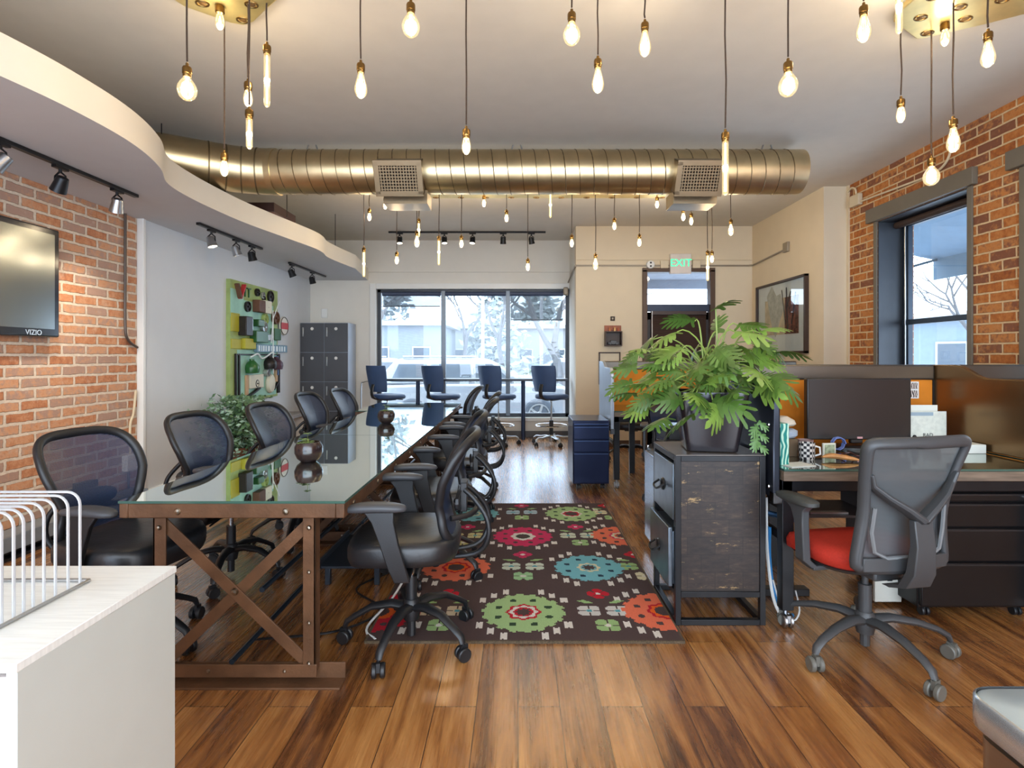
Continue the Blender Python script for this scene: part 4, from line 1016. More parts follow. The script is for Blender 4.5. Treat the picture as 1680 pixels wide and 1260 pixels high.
pedestal('navy metal file pedestal on casters standing at the end of the far desk', .535, 5.34, .355, .55, .675, navy, [.03, .165, .29], hmat=pm('navy_lip', (70, 90, 130), .3, metal=.6))
kp = pedestal('black four-drawer pedestal under the near right desk', 1.98, 2.70, .58, .62, .652, pm('satin_black_metal', (30, 29, 30), .3, metal=.4, var=.1), [.05, .175, .345], hmat=pm('dark_lip', (60, 60, 62), .3, metal=.6))
MB().lathe([(.0, -.012), (.012, -.011), (.013, 0)], 12, (.52, 0, .607), axis='Y', cap=False).build('lock', M_chrome, kp)
pedestal('light steel file cabinet behind the weathered cabinet, mostly hidden by it', .885, 3.16, .42, .68, .645, pm('pale_steel', (150, 166, 184), .25, metal=.7), [.3])

# ------------------------------------------------------------------ weathered cabinet with metal frame
def old_wood():
    m, nt, N, L, B = nodes('dark_parquet_blocks')
    v = coords(nt); sep = N.new('ShaderNodeSeparateXYZ'); L.new(v, sep.inputs[0]); cb = N.new('ShaderNodeCombineXYZ')
    ad = N.new('ShaderNodeMath'); L.new(sep.outputs['X'], ad.inputs[0]); L.new(sep.outputs['Y'], ad.inputs[1])
    L.new(ad.outputs[0], cb.inputs['X']); L.new(sep.outputs['Z'], cb.inputs['Y'])
    br = N.new('ShaderNodeTexBrick'); br.inputs['Scale'].default_value = 1; br.inputs['Brick Width'].default_value = .135; br.inputs['Row Height'].default_value = .085; br.inputs['Mortar Size'].default_value = .0012
    br.inputs['Color1'].default_value = (0, 0, 0, 1); br.inputs['Color2'].default_value = (1, 1, 1, 1); L.new(cb.outputs[0], br.inputs['Vector'])
    n = N.new('ShaderNodeTexNoise'); n.inputs['Scale'].default_value = 30; n.inputs['Detail'].default_value = 8; n.inputs['Roughness'].default_value = .75
    mp = N.new('ShaderNodeMapping'); mp.inputs['Scale'].default_value = (.5, .5, 1.6); L.new(v, mp.inputs['Vector']); L.new(mp.outputs[0], n.inputs['Vector'])
    a = N.new('ShaderNodeMath'); a.operation = 'MULTIPLY_ADD'; a.inputs[1].default_value = .14; L.new(br.outputs['Color'], a.inputs[0]); L.new(n.outputs['Fac'], a.inputs[2])
    r = ramp(nt, [(.40, (22, 17, 16)), (.62, (46, 35, 30)), (.80, (74, 58, 46)), (.93, (128, 106, 80))]); L.new(a.outputs[0], r.inputs['Fac'])
    n2 = N.new('ShaderNodeTexNoise'); n2.inputs['Scale'].default_value = 9; n2.inputs['Detail'].default_value = 9; n2.inputs['Roughness'].default_value = .8; L.new(mp.outputs[0], n2.inputs['Vector'])
    r2 = ramp(nt, [(.585, (0, 0, 0, 1)), (.64, (1, 1, 1, 1))]); L.new(n2.outputs['Fac'], r2.inputs['Fac'])
    mx = N.new('ShaderNodeMix'); mx.data_type = 'RGBA'; mx.inputs['B'].default_value = s2l((168, 140, 96)); L.new(r2.outputs['Color'], mx.inputs['Factor']); L.new(r.outputs['Color'], mx.inputs['A'])
    mk = N.new('ShaderNodeMix'); mk.data_type = 'RGBA'; mk.inputs['B'].default_value = s2l((12, 10, 10)); L.new(br.outputs['Fac'], mk.inputs['Factor']); L.new(mx.outputs['Result'], mk.inputs['A'])
    L.new(mk.outputs['Result'], B.inputs['Base Color']); B.inputs['Roughness'].default_value = .45
    return m
def side_cabinet():
    r = thing('wooden_cabinet', 'weathered dark block-wood cabinet in black steel frame carrying the potted plant', 'cabinet', (.76, 2.65, 0))
    w, d, h = .437, .43, .82; t = .028
    mo = old_wood(); fr = MB()
    for x in (0, w-t):
        for y in (0, d-t): fr.bx(x, x+t, y, y+t, 0, h)
    for z in (0, h-t, .135):
        for x in (0, w-t): fr.bx(x, x+t, t, d-t, z, z+t)
        for y in (0, d-t): fr.bx(t, w-t, y, y+t, z, z+t)
    fr.build('steel_frame', M_steelk, r, bevel=.002)
    MB().bx(t, w-t+.002, .008, .02, .163, h-t).build('side_panel', mo, r)
    MB().bx(w-.02, w-.008, t, d-t, .163, h-t).bx(t, w-t, d-.02, d-.008, .163, h-t).bx(t, w-t, t, d-t, .15, .16).build('back_panel', mo, r)
    MB().bx(.004, w-.004, .004, d-.004, h-.006, h+.004).build('top_board', pm('worn_top_board', (96, 84, 74), .3, var=.3, vscale=6, stretch=(1, 8, 1), spec=.8), r)
    md = pm('worn_steel_drawer', (112, 122, 132), .3, metal=.75, var=.2, vscale=10)
    for z0, z1, out_ in ((.50, .775, .0), (.175, .465, .022)):
        dr = MB().bx(-.004-out_, .018-out_, t+.004, d-t-.004, z0, z1); dr.bx(.018-out_, .2, t+.01, d-t-.01, z0+.01, z1-.02); dr = dr.build('drawer', md, r, bevel=.004)
        zc = (z0+z1)/2; hn = MB()
        hn.lathe([(.0, -.012), (.028, -.008), (.034, 0)], 14, (-.004-out_, d/2, zc), axis='X', cap=False)
        hn.tube(catmull([(-.01-out_, d/2-.05, zc+.01), (-.04-out_, d/2-.045, zc-.01), (-.045-out_, d/2, zc-.02), (-.04-out_, d/2+.045, zc-.01), (-.01-out_, d/2+.05, zc+.01)], 3), .006, 6)
        hn.build('handle', M_steelk, dr)
side_cabinet()

# ------------------------------------------------------------------ potted philodendron
def lobed_leaf(mb, base, dirv, nrm, L_, lobes=5, wid=.62, droop=.35, fold=.2):
    """one deeply cut leaf: a blade with pairs of blunt finger lobes"""
    dirv = Vector(dirv).normalized(); nrm = Vector(nrm); nrm = (nrm-dirv*nrm.dot(dirv)).normalized(); sd = dirv.cross(nrm)
    def P(u, v):  # u along, v across, bends down with length
        z = -droop*L_*(u*u)*.6 - fold*abs(v)*L_*.5 - .5*L_*v*v
        return base + dirv*(u*L_) + sd*(v*L_) + nrm*z + Vector((0, 0, -1))*droop*L_*u*u*.5
    n = lobes
    def prof(u): return wid*(.62*sin(pi*min(1, (u+.16)/1.2))**.8)
    for s_ in (-1, 1):
        for i in range(n):
            u0, u1 = i/n*.84, (i+1)/n*.84; um = (u0+u1)/2; du = u1-u0
            ln = prof(um); hw = ln*.36; sw = .13+.10*(i/n)-(.20 if i == 0 else 0)
            tu = um+sw
            vs = [P(u0, 0), P(u1, 0), P(u1+.0, s_*hw), P(um+sw*.75+du*.46, s_*ln*.72), P(tu+du*.30, s_*ln*.96), P(tu-du*.02, s_*ln*1.03), P(tu-du*.34, s_*ln*.9), P(um+sw*.6-du*.46, s_*ln*.66), P(u0+.01, s_*hw)]
            mb.add(vs, [(0, 1, 2, 8), (8, 2, 3, 7), (7, 3, 4, 6), (6, 4, 5)])
    e = prof(.9)*.5
    mb.add([P(.84, 0), P(.85, e*.7), P(.95, e), P(1.06, e*.5), P(1.13, 0), P(1.06, -e*.5), P(.95, -e), P(.85, -e*.7)], [(0, 1, 2, 3), (0, 3, 4), (0, 4, 5), (0, 5, 6, 7)])
def big_plant():
    cx, cy, zb = .985, 2.84, .824
    r = thing('potted_plant', 'large leafy split-leaf plant in tall black square pot on the weathered cabinet', 'plant', (cx, cy, zb), R(-9))
    mp = pm('black_glazed_pot', (34, 30, 34), .22, var=.1, spec=.7)
    b, t, h = .125, .172, .30
    ring = lambda k, z: [(x, y, z) for x, y in se(k, k, 28, 9)]
    MB().loft([ring(b*.9, 0), ring(b, .006), ring(t, h-.01), ring(t, h), ring(t-.014, h), ring(t-.02, h-.05), ring(.02, h-.05)]).build('pot', mp, r, ang=50)
    MB().loft([ring(t-.02, h-.045), ring(t-.06, h-.03), ring(.03, h-.02)]).build('soil', pm('potting_soil', (52, 38, 28), .95, var=.4, vscale=60, bump=.8, bscale=120), r)
    rnd = random.Random(11)
    st, fo, f2 = MB(), MB(), MB()
    specs = []
    # directed fronds (dx, dy, dz from the rim, leaf length): spread seen in the photo
    for dx, dy, dz, L_ in ((-.30, -.10, .20, .17), (-.36, .0, .12, .16), (-.26, .1, .27, .17), (-.16, -.12, .30, .18), (-.05, .0, .36, .19), (.06, -.02, .42, .17), (.14, -.08, .30, .19), (.02, -.2, .22, .19),
        (.24, -.05, .24, .20), (.30, .05, .30, .17), (.36, -.02, .20, .16), (.28, -.1, .08, .21), (.20, -.16, .12, .2), (-.18, -.2, .06, .18), (-.27, -.15, -.02, .17), (-.10, -.22, .0, .17), (.0, -.22, -.03, .19), (.12, -.2, .02, .18),
        (-.30, -.05, .03, .16), (-.2, .12, .16, .18), (.1, .16, .3, .18), (.2, .14, .2, .18), (-.05, -.14, .15, .2), (.08, -.15, .16, .2), (-.12, -.04, .22, .18), (.34, .02, .06, .19), (-.02, .12, .22, .18), (.18, .04, .34, .16), (-.33, .08, .2, .15), (-.20, -.10, .13, .18)):
        specs.append((dx, dy, dz, L_))
    specs += [(-.30, -.12, -.08, .16), (-.22, -.2, -.12, .18), (-.08, -.24, -.10, .19), (.05, -.23, -.06, .18), (-.36, -.02, -.02, .15), (-.14, -.2, -.04, .18), (.22, -.16, .03, .18), (-.38, .03, .04, .15)]
    for i in range(44):
        a = rnd.uniform(0, 2*pi); q = rnd.uniform(.1, .27); specs.append((q*cos(a), q*sin(a)*.8-.03, rnd.uniform(.0, .28)*(1-q), rnd.uniform(.12, .17)))
    for k, (dx, dy, dz, L_) in enumerate(specs):
        dx = dx*.95-.02; dz = dz*1.0; L_ *= .90
        p0 = Vector((rnd.uniform(-.06, .06), rnd.uniform(-.06, .06), h-.03)); p3 = Vector((dx, dy, h+dz))
        p1 = p0+Vector((dx*.25, dy*.25, max(.10, dz*.6+.08))); p2 = p3+Vector((-dx*.35, -dy*.35, .05))
        path = [p0*((1-t)**3)+p1*(3*t*(1-t)**2)+p2*(3*t*t*(1-t))+p3*t**3 for t in [i/7 for i in range(8)]]
        st.tube(path, [.0052-.0003*i for i in range(8)], 5)
        d = Vector((dx, dy, 0)); d = d.normalized() if d.length > .05 else Vector((rnd.uniform(-1, 1), -1, 0)).normalized()
        d = (d+Vector((rnd.uniform(-.9, .9), rnd.uniform(-.8, .6), rnd.uniform(-.55, .7)))).normalized()
        nr = Vector((rnd.uniform(-.8, .8), rnd.uniform(-1.1, .4), rnd.uniform(.3, 1.1)))
        lobed_leaf(fo if k % 3 else f2, p3, d, nr, L_*rnd.uniform(.88, 1.05), lobes=rnd.choice((4, 5, 5, 6)), wid=rnd.uniform(.62, .8), droop=rnd.uniform(.15, .5))
    st.build('stems', pm('leaf_stalk_green', (136, 158, 74), .5), r)
    def leafm(name, rgb, var):
        m = pm(name, rgb, .38, var=var, vscale=9, spec=.6)
        return m
    fo.build('foliage', leafm('leaf_green', (74, 106, 42), .35), r, ang=80)
    f2.build('foliage', leafm('leaf_yellow_green', (112, 142, 58), .35), r, ang=80)
    hg = MB()
    for k in range(7): lobed_leaf(hg, Vector((.20, -.165, h-.14-.018*k)), (cos(k*2.1), -.5, -.5+.2*sin(k)), (.2, -1, .5), .05, 3, .7)
    hg.build('hanging_sprig', pm('sprig_green', (92, 128, 70), .5), r, ang=80)
big_plant()

def bushy_plant():
    r = thing('floor_plant', 'bushy small-leaved green plant in a brown pot below the green sign board', 'plant', (-3.02, 5.95, 0))
    MB().lathe([(.12, 0), (.16, .02), (.19, .30), (.2, .33), (.18, .33), (.17, .29), (0, .28)], 24).build('pot', pm('brown_clay', (120, 74, 48), .7, var=.15), r)
    rnd = random.Random(5); f = MB(); f2 = MB(); st = MB()
    for i in range(2600):
        u = rnd.gauss(0, .15); v = rnd.gauss(0, .2); z = rnd.uniform(.24, .86)
        w_ = 1.0 if z < .75 else .75; p = Vector((max(-.3, min(.3, u*w_)), max(-.42, min(.42, v*1.15*w_)), z))
        d = Vector((rnd.uniform(-1, 1), rnd.uniform(-1, 1), rnd.uniform(-.6, .7))).normalized(); n = Vector((rnd.uniform(-.3, 1), rnd.uniform(-1, .3), 1)).normalized(); s_ = d.cross(n).normalized(); L_ = rnd.uniform(.04, .07)
        (f if i % 3 else f2).add([p, p+d*L_*.5+s_*L_*.32, p+d*L_, p+d*L_*.5-s_*L_*.32], [(0, 1, 2, 3)])
    for i in range(26):
        a = rnd.uniform(0, 6.28); q = rnd.uniform(.05, .3)
        st.tube([(0, 0, .28), (q*cos(a)*.5, q*sin(a)*.7, .5), (q*cos(a)*.7, q*sin(a)*1.1, rnd.uniform(.6, .82))], .004, 4)
    f.build('foliage', pm('bush_green', (84, 118, 78), .5, var=.35, vscale=14), r); f2.build('foliage', pm('bush_silver', (150, 182, 160), .5, var=.25), r)
    st.build('stems', pm('bush_stalk', (84, 76, 50), .6), r)
bushy_plant()
def bowl_plant(x, y, lab):
    r = thing('bowl_plant', lab, 'plant', (x, y, .7355), random.uniform(0, 3), 'little plants in round dark bowls on the tables')
    MB().lathe([(.0, 0), (.04, .001), (.060, .018), (.073, .048), (.072, .080), (.060, .105), (.056, .105), (.066, .08), (.064, .07), (0, .07)], 28).build('bowl', pm('dark_brown_glaze', (46, 32, 32), .2, var=.15, spec=.8), r)
    MB().lathe([(.062, .078), (.03, .086), (0, .088)], 18, cap=False).build('gravel', pm('pale_gravel', (150, 150, 120), .9, var=.4, vscale=90, bump=.8, bscale=200), r)
    f = MB(); s_ = MB(); rnd = random.Random(int(y*10))
    for i in range(12):
        a = rnd.uniform(0, 6.3); q = rnd.uniform(.01, .045); hh = rnd.uniform(.10, .165) if i < 4 else rnd.uniform(.09, .115); p = Vector((q*cos(a)*1.2, q*sin(a), hh))
        s_.tube([(q*cos(a)*.5, q*sin(a)*.5, .08), p], .0012, 4)
        for k in range(3): lobed_leaf(f, p, (cos(a+k*2.1), sin(a+k*2.1), .2), (0, 0, 1), .022, 3, .9, .2)
    f.build('foliage', pm('sprout_green', (110, 140, 76), .5, var=.3), r); s_.build('stems', pm('sprout_stalk', (120, 130, 70), .5), r)
bowl_plant(-1.13, 2.96, 'small sprouting plant in a round dark bowl on the nearest glass table')
bowl_plant(-1.12, 4.66, 'small sprouting plant in a round dark bowl on the middle glass table')
# ------------------------------------------------------------------ front left white cabinet and wire sorter
cab = thing('white_cabinet', 'white laminate cabinet in the front left corner carrying a wire sorter', 'cabinet', (-.90, .985, 0))
M_wl = pm('white_laminate', (198, 203, 198), .35, var=.02, spec=.5)
M_wltop = pm('white_streaked_top', (232, 234, 230), .3, var=.08, vscale=8, stretch=(1, 14, 1))
MB().bx(-.02, .0, .0, .455, 0, .733).bx(-.8, -.78, .0, .455, 0, .733).bx(-.78, -.02, .435, .455, 0, .733).bx(-.78, -.02, .02, .435, .05, .07).build('carcass', M_wl, cab, bevel=.0015)
MB().bx(-.805, .002, -.004, .458, .733, .75).build('top', M_wltop, cab, bevel=.0015)
MB().bx(-.79, -.022, .002, .02, .06, .722).build('door', pm('white_front_wood_tint', (214, 206, 204), .4, var=.02), cab, bevel=.002)  # white front, the pink cast reflected from the wood is in its colour
sorter = thing('wire_sorter', 'chrome wire file sorter of nested arches standing on the white cabinet', 'file sorter', (-1.05, 1.08, .7505))
w = MB()
ys = [.0, .035, .062, .085, .108, .135, .165, .20, .235]
for i, y in enumerate(ys):
    hh = .225; xw = .30
    pts = [(0, y, .003)]+[(-.0, y, hh-.03)]+[(-.03+.03*cos(a), y, hh-.03+.03*sin(a)) for a in [pi/2*k/5 for k in range(1, 6)]]
    pts += [(-xw+.03-.03*sin(a), y, hh-.03+.03*cos(a)) for a in [pi/2*k/5 for k in range(0, 6)]]+[(-xw, y, .003)]
    w.tube(pts, .0032, 6)
w.build('wire_arch', pm('satin_wire', (196, 200, 204), .3, metal=.5), sorter)
MB().tube([(.003, -.09, .004), (.003, .26, .004)], .004, 6).tube([(-.303, -.09, .004), (-.303, .26, .004)], .004, 6).tube([(-.303, -.09, .004), (.003, -.09, .004)], .004, 6).tube([(-.303, .26, .004), (.003, .26, .004)], .004, 6).build('base_rail', M_alu, sorter)

# ------------------------------------------------------------------ bin at bottom right
bn_ = thing('waste_bin', 'rectangular steel bin with rounded corners and grey lid at the bottom right', 'bin', (1.10, .86, 0))
def rr(hx, hy, rad, z, n=5):
    out = []
    for cx, cy, a0 in ((hx-rad, hy-rad, 0), (-hx+rad, hy-rad, 90), (-hx+rad, -hy+rad, 180), (hx-rad, -hy+rad, 270)):
        for i in range(n+1): a = R(a0+90*i/n); out.append((cx+rad*cos(a), cy+rad*sin(a), z))
    return out
M_bin = pm('brushed_steel_brownish', (150, 130, 112), .3, metal=.85, var=.06, stretch=(1, 1, 20))
MB().loft([rr(.222, .19, .04, 0), rr(.225, .192, .04, .01), rr(.228, .195, .04, .585), rr(.21, .18, .03, .588)]).build('body', M_bin, bn_, ang=50)
MB().loft([rr(.236, .203, .045, .600), rr(.240, .207, .045, .604), rr(.240, .207, .045, .657), rr(.236, .203, .043, .661)], cap=False).build('lid_rim', pm('pale_steel_rim', (206, 212, 216), .25, metal=.8), bn_, ang=50)
MB().loft([rr(.235, .202, .043, .60), rr(.235, .202, .043, .656), rr(.230, .197, .040, .6595), rr(.1, .08, .02, .660)]).build('lid', pm('grey_lid', (170, 184, 190), .35, metal=.4), bn_, ang=50)

# ------------------------------------------------------------------ television
tv = thing('television', 'large black flat television on the left brick wall', 'television', (-3.345, 3.325, 1.825))
MB().bx(-.045, .02, -.655, .655, -.388, .388).build('bezel', pm('gloss_black_bezel', (22, 26, 36), .12, var=.05, spec=.8), tv, bevel=.012)
MB().bx(.0185, .0215, -.61, .61, -.33, .345).build('screen', M_screen, tv)
text('brand_lettering', 'VIZIO', .05, pm('pale_lettering', (190, 206, 220), .3), tv, (.0215, .44, -.36), (R(90), 0, R(90)), .0006)
MB().bx(.021, .026, -.16, .10, -.378, -.352).build('lower_badge', M_black, tv, bevel=.003)
MB().bx(-.053, -.045, -.2, .2, -.2, .2).build('wall_bracket', M_steelk, tv)

# ------------------------------------------------------------------ green board with objects on the left wall
def board():
    x = XL+.045
    r = thing('sign_board', 'tall green board covered with tools, letters and found objects on the white wall', 'wall art', (x, 6.30, .76))
    W_, Hh = 1.24, 1.435
    mg_ = pm('lime_green_paint', (152, 170, 100), .6, var=.25, vscale=5); ma = pm('aqua_green_paint', (150, 196, 176), .6, var=.18, vscale=4)
    MB().bx(0, .05, 0, W_, 0, Hh).build('backboard', mg_, r, bevel=.003)
    q = MB()
    for a, b, c, d in ((.12, .72, .0, .5), (.2, 1.1, .82, 1.22), (.0, .30, 1.0, 1.33), (.15, W_-.05, .03, .62), (.5, 1.2, .5, .8)): q.bx(.05, .053+.001*a, a, b, c, d)
    q.build('aqua_panel', ma, r)
    dk = pm('dark_metal_bits', (48, 44, 42), .4, metal=.5, var=.3); sv = pm('silver_bits', (196, 200, 200), .25, metal=.7); cr = pm('cream_bits', (216, 212, 190), .6); bt = pm('bottle_green', (40, 92, 44), .3, var=.2); yl = pm('olive_yellow', (176, 170, 50), .6); br_ = pm('brown_bits', (96, 62, 42), .6, var=.3)
    def Yp(u): return u*W_
    def Zp(v): return (1-v)*Hh
    # letters: first one an arrow-like V of brown and red strips, then I and T
    b = MB().bar((.07, .10, Zp(.03)), (.07, .17, Zp(.14)), .03, .06, up=(1, 0, 0)); b.build('letter_stroke', br_, r)
    MB().bar((.075, .27, Zp(.025)), (.075, .17, Zp(.145)), .02, .05, up=(1, 0, 0)).build('letter_stroke', pm('red_letter', (190, 48, 52), .5), r)
    text('letter_i', 'I', .17, bt, r, (.056, .33, Zp(.085)), (R(90), 0, R(90)), .008)
    text('letter_t', 'T', .17, bt, r, (.056, .42, Zp(.085)), (R(90), 0, R(90)), .008)
    def disc(u, v, rad, mat, nm='wheel', th=.03, hole=False):
        m = MB().lathe([(rad*.3 if hole else 0, .05), (rad*.9, .05), (rad, .055), (rad, .05+th), (rad*.8, .055+th), (rad*.75, .05+th*.6), (rad*.2, .05+th*.6), (rad*.18, .06+th), (0, .06+th)], 20, (0, Yp(u), Zp(v)), axis='X'); m.build(nm, mat, r)
    def blk(u0, u1, v0, v1, mat, nm='box', th=.07): return MB().bx(.05, .05+th, Yp(u0), Yp(u1), Zp(v1), Zp(v0)).build(nm, mat, r, bevel=.008)
    disc(.30, .20, .065, dk, 'film_reel'); disc(.50, .06, .05, dk, 'gear'); disc(.62, .075, .045, sv, 'gear'); disc(.80, .07, .08, dk, 'round_tin'); disc(.64, .10, .03, dk, 'knob')
    blk(.42, .56, .13, .235, br_, 'camera_box', .09); blk(.57, .74, .12, .235, cr, 'radio_box', .07); disc(.66, .18, .035, sv, 'dial', .06)
    blk(.14, .27, .29, .45, dk, 'leather_case', .10); disc(.205, .33, .03, sv, 'lens_ring', .09); blk(.28, .36, .30, .44, sv, 'metal_bracket', .05)
    disc(.66, .285, .07, mg_, 'green_dish', .04); disc(.62, .36, .07, sv, 'chrome_dish', .05); disc(.90, .26, .085, br_, 'oval_tin', .05)
    blk(.42, .55, .30, .36, bt, 'green_tin', .08); blk(.36, .62, .40, .50, bt, 'green_case', .09); blk(.62, .80, .42, .48, sv, 'metal_plate', .06)
    blk(.82, .98, .36, .47, bt, 'green_canister', .06); blk(.0, .16, .27, .42, yl, 'olive_patch', .012); blk(.0, .2, .48, .56, yl, 'olive_patch', .012); blk(.2, .42, .47, .56, yl, 'olive_bracket', .05)
    # long blue-grey street-name strip with pale lettering running past the board edge
    st = MB().bx(.06, .10, Yp(.44), Yp(1.16), Zp(.585), Zp(.515)).build('lettered_strip', pm('blue_grey_strip', (110, 142, 160), .5), r, bevel=.004)
    lt = MB()
    wds = [(.47, .035), (.53, .02), (.57, .03), (.62, .03), (.68, .045), (.75, .03), (.80, .04), (.87, .05), (.95, .03), (1.0, .045), (1.07, .04)]
    for u_, wd_ in wds: lt.bx(.1, .1015, Yp(u_), Yp(u_)+wd_, Zp(.575), Zp(.527))
    lt.build('pale_blocks', pm('pale_strip_letters', (224, 232, 234), .5), st)
    # round badge with red band
    bd = MB().lathe([(0, .055), (.13, .055), (.135, .06), (.13, .075), (0, .076)], 30, (0, Yp(1.13), Zp(.325)), axis='X').build('round_badge', pm('badge_cream', (222, 216, 204), .5), r)
    MB().bx(.075, .080, Yp(1.13)-.115, Yp(1.13)+.115, Zp(.325)-.045, Zp(.325)+.045).build('badge_band', pm('badge_red', (190, 60, 66), .5), bd)
    MB().tube([(.078, Yp(1.13)+.122*cos(2*pi*i/28), Zp(.325)+.122*sin(2*pi*i/28)) for i in range(28)], .005, 6, closed=True).build('badge_ring', dk, bd)
    # frame of dark rods round the lower panel, tools, bottles and cords
    f = MB()
    for u in (.07, .13, .97, 1.0): f.bx(.05, .075, Yp(u), Yp(u)+.025, Zp(.97), Zp(.60))
    f.bx(.05, .07, Yp(.1), Yp(.98), Zp(.612), Zp(.60)); f.build('rod_frame', dk, r, bevel=.003)
    for u, v, m_, nm in ((.33, .70, bt, 'green_bottle'), (.72, .67, dk, 'dark_bottle'), (.87, .68, pm('plum_bits', (70, 40, 56), .5), 'plum_bottle')):
        MB().lathe([(0, 0), (.08, .01), (.09, .06), (.085, .10), (.05, .14), (.03, .16), (.03, .18), (0, .18)], 18, (.10, Yp(u), Zp(v)-.10)).build(nm, m_, r)
    MB().bx(.05, .08, Yp(.93), Yp(.97), Zp(.8), Zp(.62)).build('brush_handle', pm('blue_bits', (90, 130, 190), .5), r); MB().bx(.05, .08, Yp(.90), Yp(.95), Zp(.86), Zp(.72)).build('wooden_strip', pm('tan_bits', (196, 160, 120), .6), r)
    blk(.33, .62, .78, .90, cr, 'white_card', .03); disc(.48, .86, .05, dk, 'clock_face', .03); blk(.26, .32, .78, .95, pm('tan_bits', (196, 160, 120)), 'ruler', .02)
    MB().lathe([(0, .05), (.10, .05), (.105, .07), (.09, .10), (0, .115)], 24, (0, 0, 0), axis='X').xf(Matrix.Translation((0, Yp(.78), Zp(.87))) @ Matrix.Diagonal((1, 1, 1.25, 1))).build('white_oval_dish', cr, r)
    disc(.68, .77, .05, sv, 'white_cup', .06)
    MB().bar((.08, Yp(.85), Zp(.93)), (.08, Yp(.96), Zp(.86)), .02, .03, up=(1, 0, 0)).bar((.08, Yp(.3), Zp(.96)), (.08, Yp(.52), Zp(.90)), .02, .04, up=(1, 0, 0)).build('pliers', dk, r)
    c = MB()
    c.tube(catmull([(.1, Yp(.3), Zp(.63)), (.12, Yp(.42), Zp(.60)), (.12, Yp(.5), Zp(.64)), (.12, Yp(.62), Zp(.62)), (.12, Yp(.74), Zp(.585)), (.12, Yp(.8), Zp(.60))], 4), .010, 6)
    c.tube([(.13, Yp(.74), Zp(.2)), (.13, Yp(.75), Zp(.78))], .007, 6).tube([(.13, Yp(.9), Zp(.1)), (.13, Yp(.74), Zp(.28)), (.13, Yp(.70), Zp(.5))], .006, 6)
    c.build('white_cord', pm('white_cord', (226, 230, 228), .5), r)
board()
sh = thing('wall_bench', 'low wooden ledge along the white wall near the lockers', 'bench', (XL+.047, 6.9, 0))
MB().bx(0, .30, 0, 1.1, .455, .50).build('ledge_top', pm('grey_wood_ledge', (128, 120, 112), .5, var=.2, vscale=5, stretch=(8, 1, 1)), sh, bevel=.004)
for yy in (.05, 1.02): MB().bx(.02, .27, yy, yy+.03, 0, .455).build('ledge_support', M_white, sh)
sw = thing('wall_sensor', 'small white box on the back wall above the lockers', 'sensor', (-3.12, YB-.012, 1.985))
MB().bx(-.05, .05, -.018, .012, -.06, .09).build('sensor_box', M_white, sw, bevel=.01)

# ------------------------------------------------------------------ frames and boxes on the cream door wall
M_dkwood = pm('dark_frame_wood', (60, 42, 32), .45, var=.15)
def frame(name, label, x0, x1, z0, z1, t=.02, back=None, cat='picture'):
    r = thing(name, label, cat, ((x0+x1)/2, YD, (z0+z1)/2)); w_, h_ = (x1-x0)/2, (z1-z0)/2
    MB().bx(-w_, w_, -.025, 0, h_-t, h_).bx(-w_, w_, -.025, 0, -h_, -h_+t).bx(-w_, -w_+t, -.025, 0, -h_, h_).bx(w_-t, w_, -.025, 0, -h_, h_).build('frame', M_dkwood, r, bevel=.003)
    MB().bx(-w_+t, w_-t, -.01, -.004, -h_+t, h_-t).build('print', back or M_cream, r)
    return r
frame('tiny_picture', 'tiny dark square frame above the little wooden shelf box', 1.325, 1.385, 1.815, 1.875, .018)
frame('wall_frame', 'dark thin frame half hidden by the far end panel', 1.155, 1.465, .90, 1.365, .018, pm('pale_print', (214, 202, 176), .6))
q = frame('small_picture', 'small dark square picture beside the door frame', 1.585, 1.70, 1.265, 1.38, .012, pm('dark_print', (60, 40, 34), .5, var=.3))
MB().bx(-.02, -.012, -.014, -.011, -.03, .03).bx(.0, .025, -.014, -.011, -.02, .035).bx(-.035, .03, -.014, -.011, .0, .008).build('white_figure', M_white, q)
sb = thing('shelf_box', 'small wooden wall box with a dark toy car inside and figures on top', 'shelf', (1.355, YD, 1.595))
MB().bx(-.12, .12, -.11, 0, -.145, -.13).bx(-.12, .12, -.11, 0, .05, .065).bx(-.12, -.105, -.11, 0, -.13, .05).bx(.105, .12, -.11, 0, -.13, .05).bx(-.105, .105, -.012, -.002, -.13, .05).build('box_shell', M_dkwood, sb, bevel=.002)
MB().bx(-.12, -.0, -.02, -.001, .065, .15).bx(.0, .12, -.02, -.001, .065, .15).build('back_boards', pm('reddish_board', (150, 82, 50), .5, var=.3, vscale=20), sb, bevel=.003)
tc_ = MB().loft([[(x, y, z) for x, y in ((-a, -.03), (a, -.03), (a, .03), (-a, .03))] for z, a in ((0, .075), (.03, .08), (.035, .05), (.06, .038))])
for x in (-.045, .045):
    for y in (-.032, .032): tc_.lathe([(0, -.006), (.018, -.006), (.018, .006), (0, .006)], 12, (x, y, .012), axis='Y')
tc_ = tc_.build('toy_car', pm('toy_black', (34, 28, 28), .3), None, bevel=.004); tc_.location = (1.355, YD-.06, 1.4715); tag(tc_, 'little dark toy car inside the wooden wall box', 'toy')
for i, (dx, c) in enumerate(((-.05, (196, 120, 70)), (.02, (222, 180, 120)), (.07, (170, 90, 60)))):
    fg = MB().lathe([(0, 0), (.014, 0), (.017, .02), (.010, .035), (.012, .045), (.006, .055), (0, .056)], 10).build('figurine', pm('figurine_%d' % i, c, .5))
    fg.location = (1.355+dx, YD-.07, 1.661); tag(fg, ('orange-brown', 'pale yellow', 'reddish')[i]+' tiny figurine on top of the wooden wall box', 'figurine', 'figurines on the wall box')

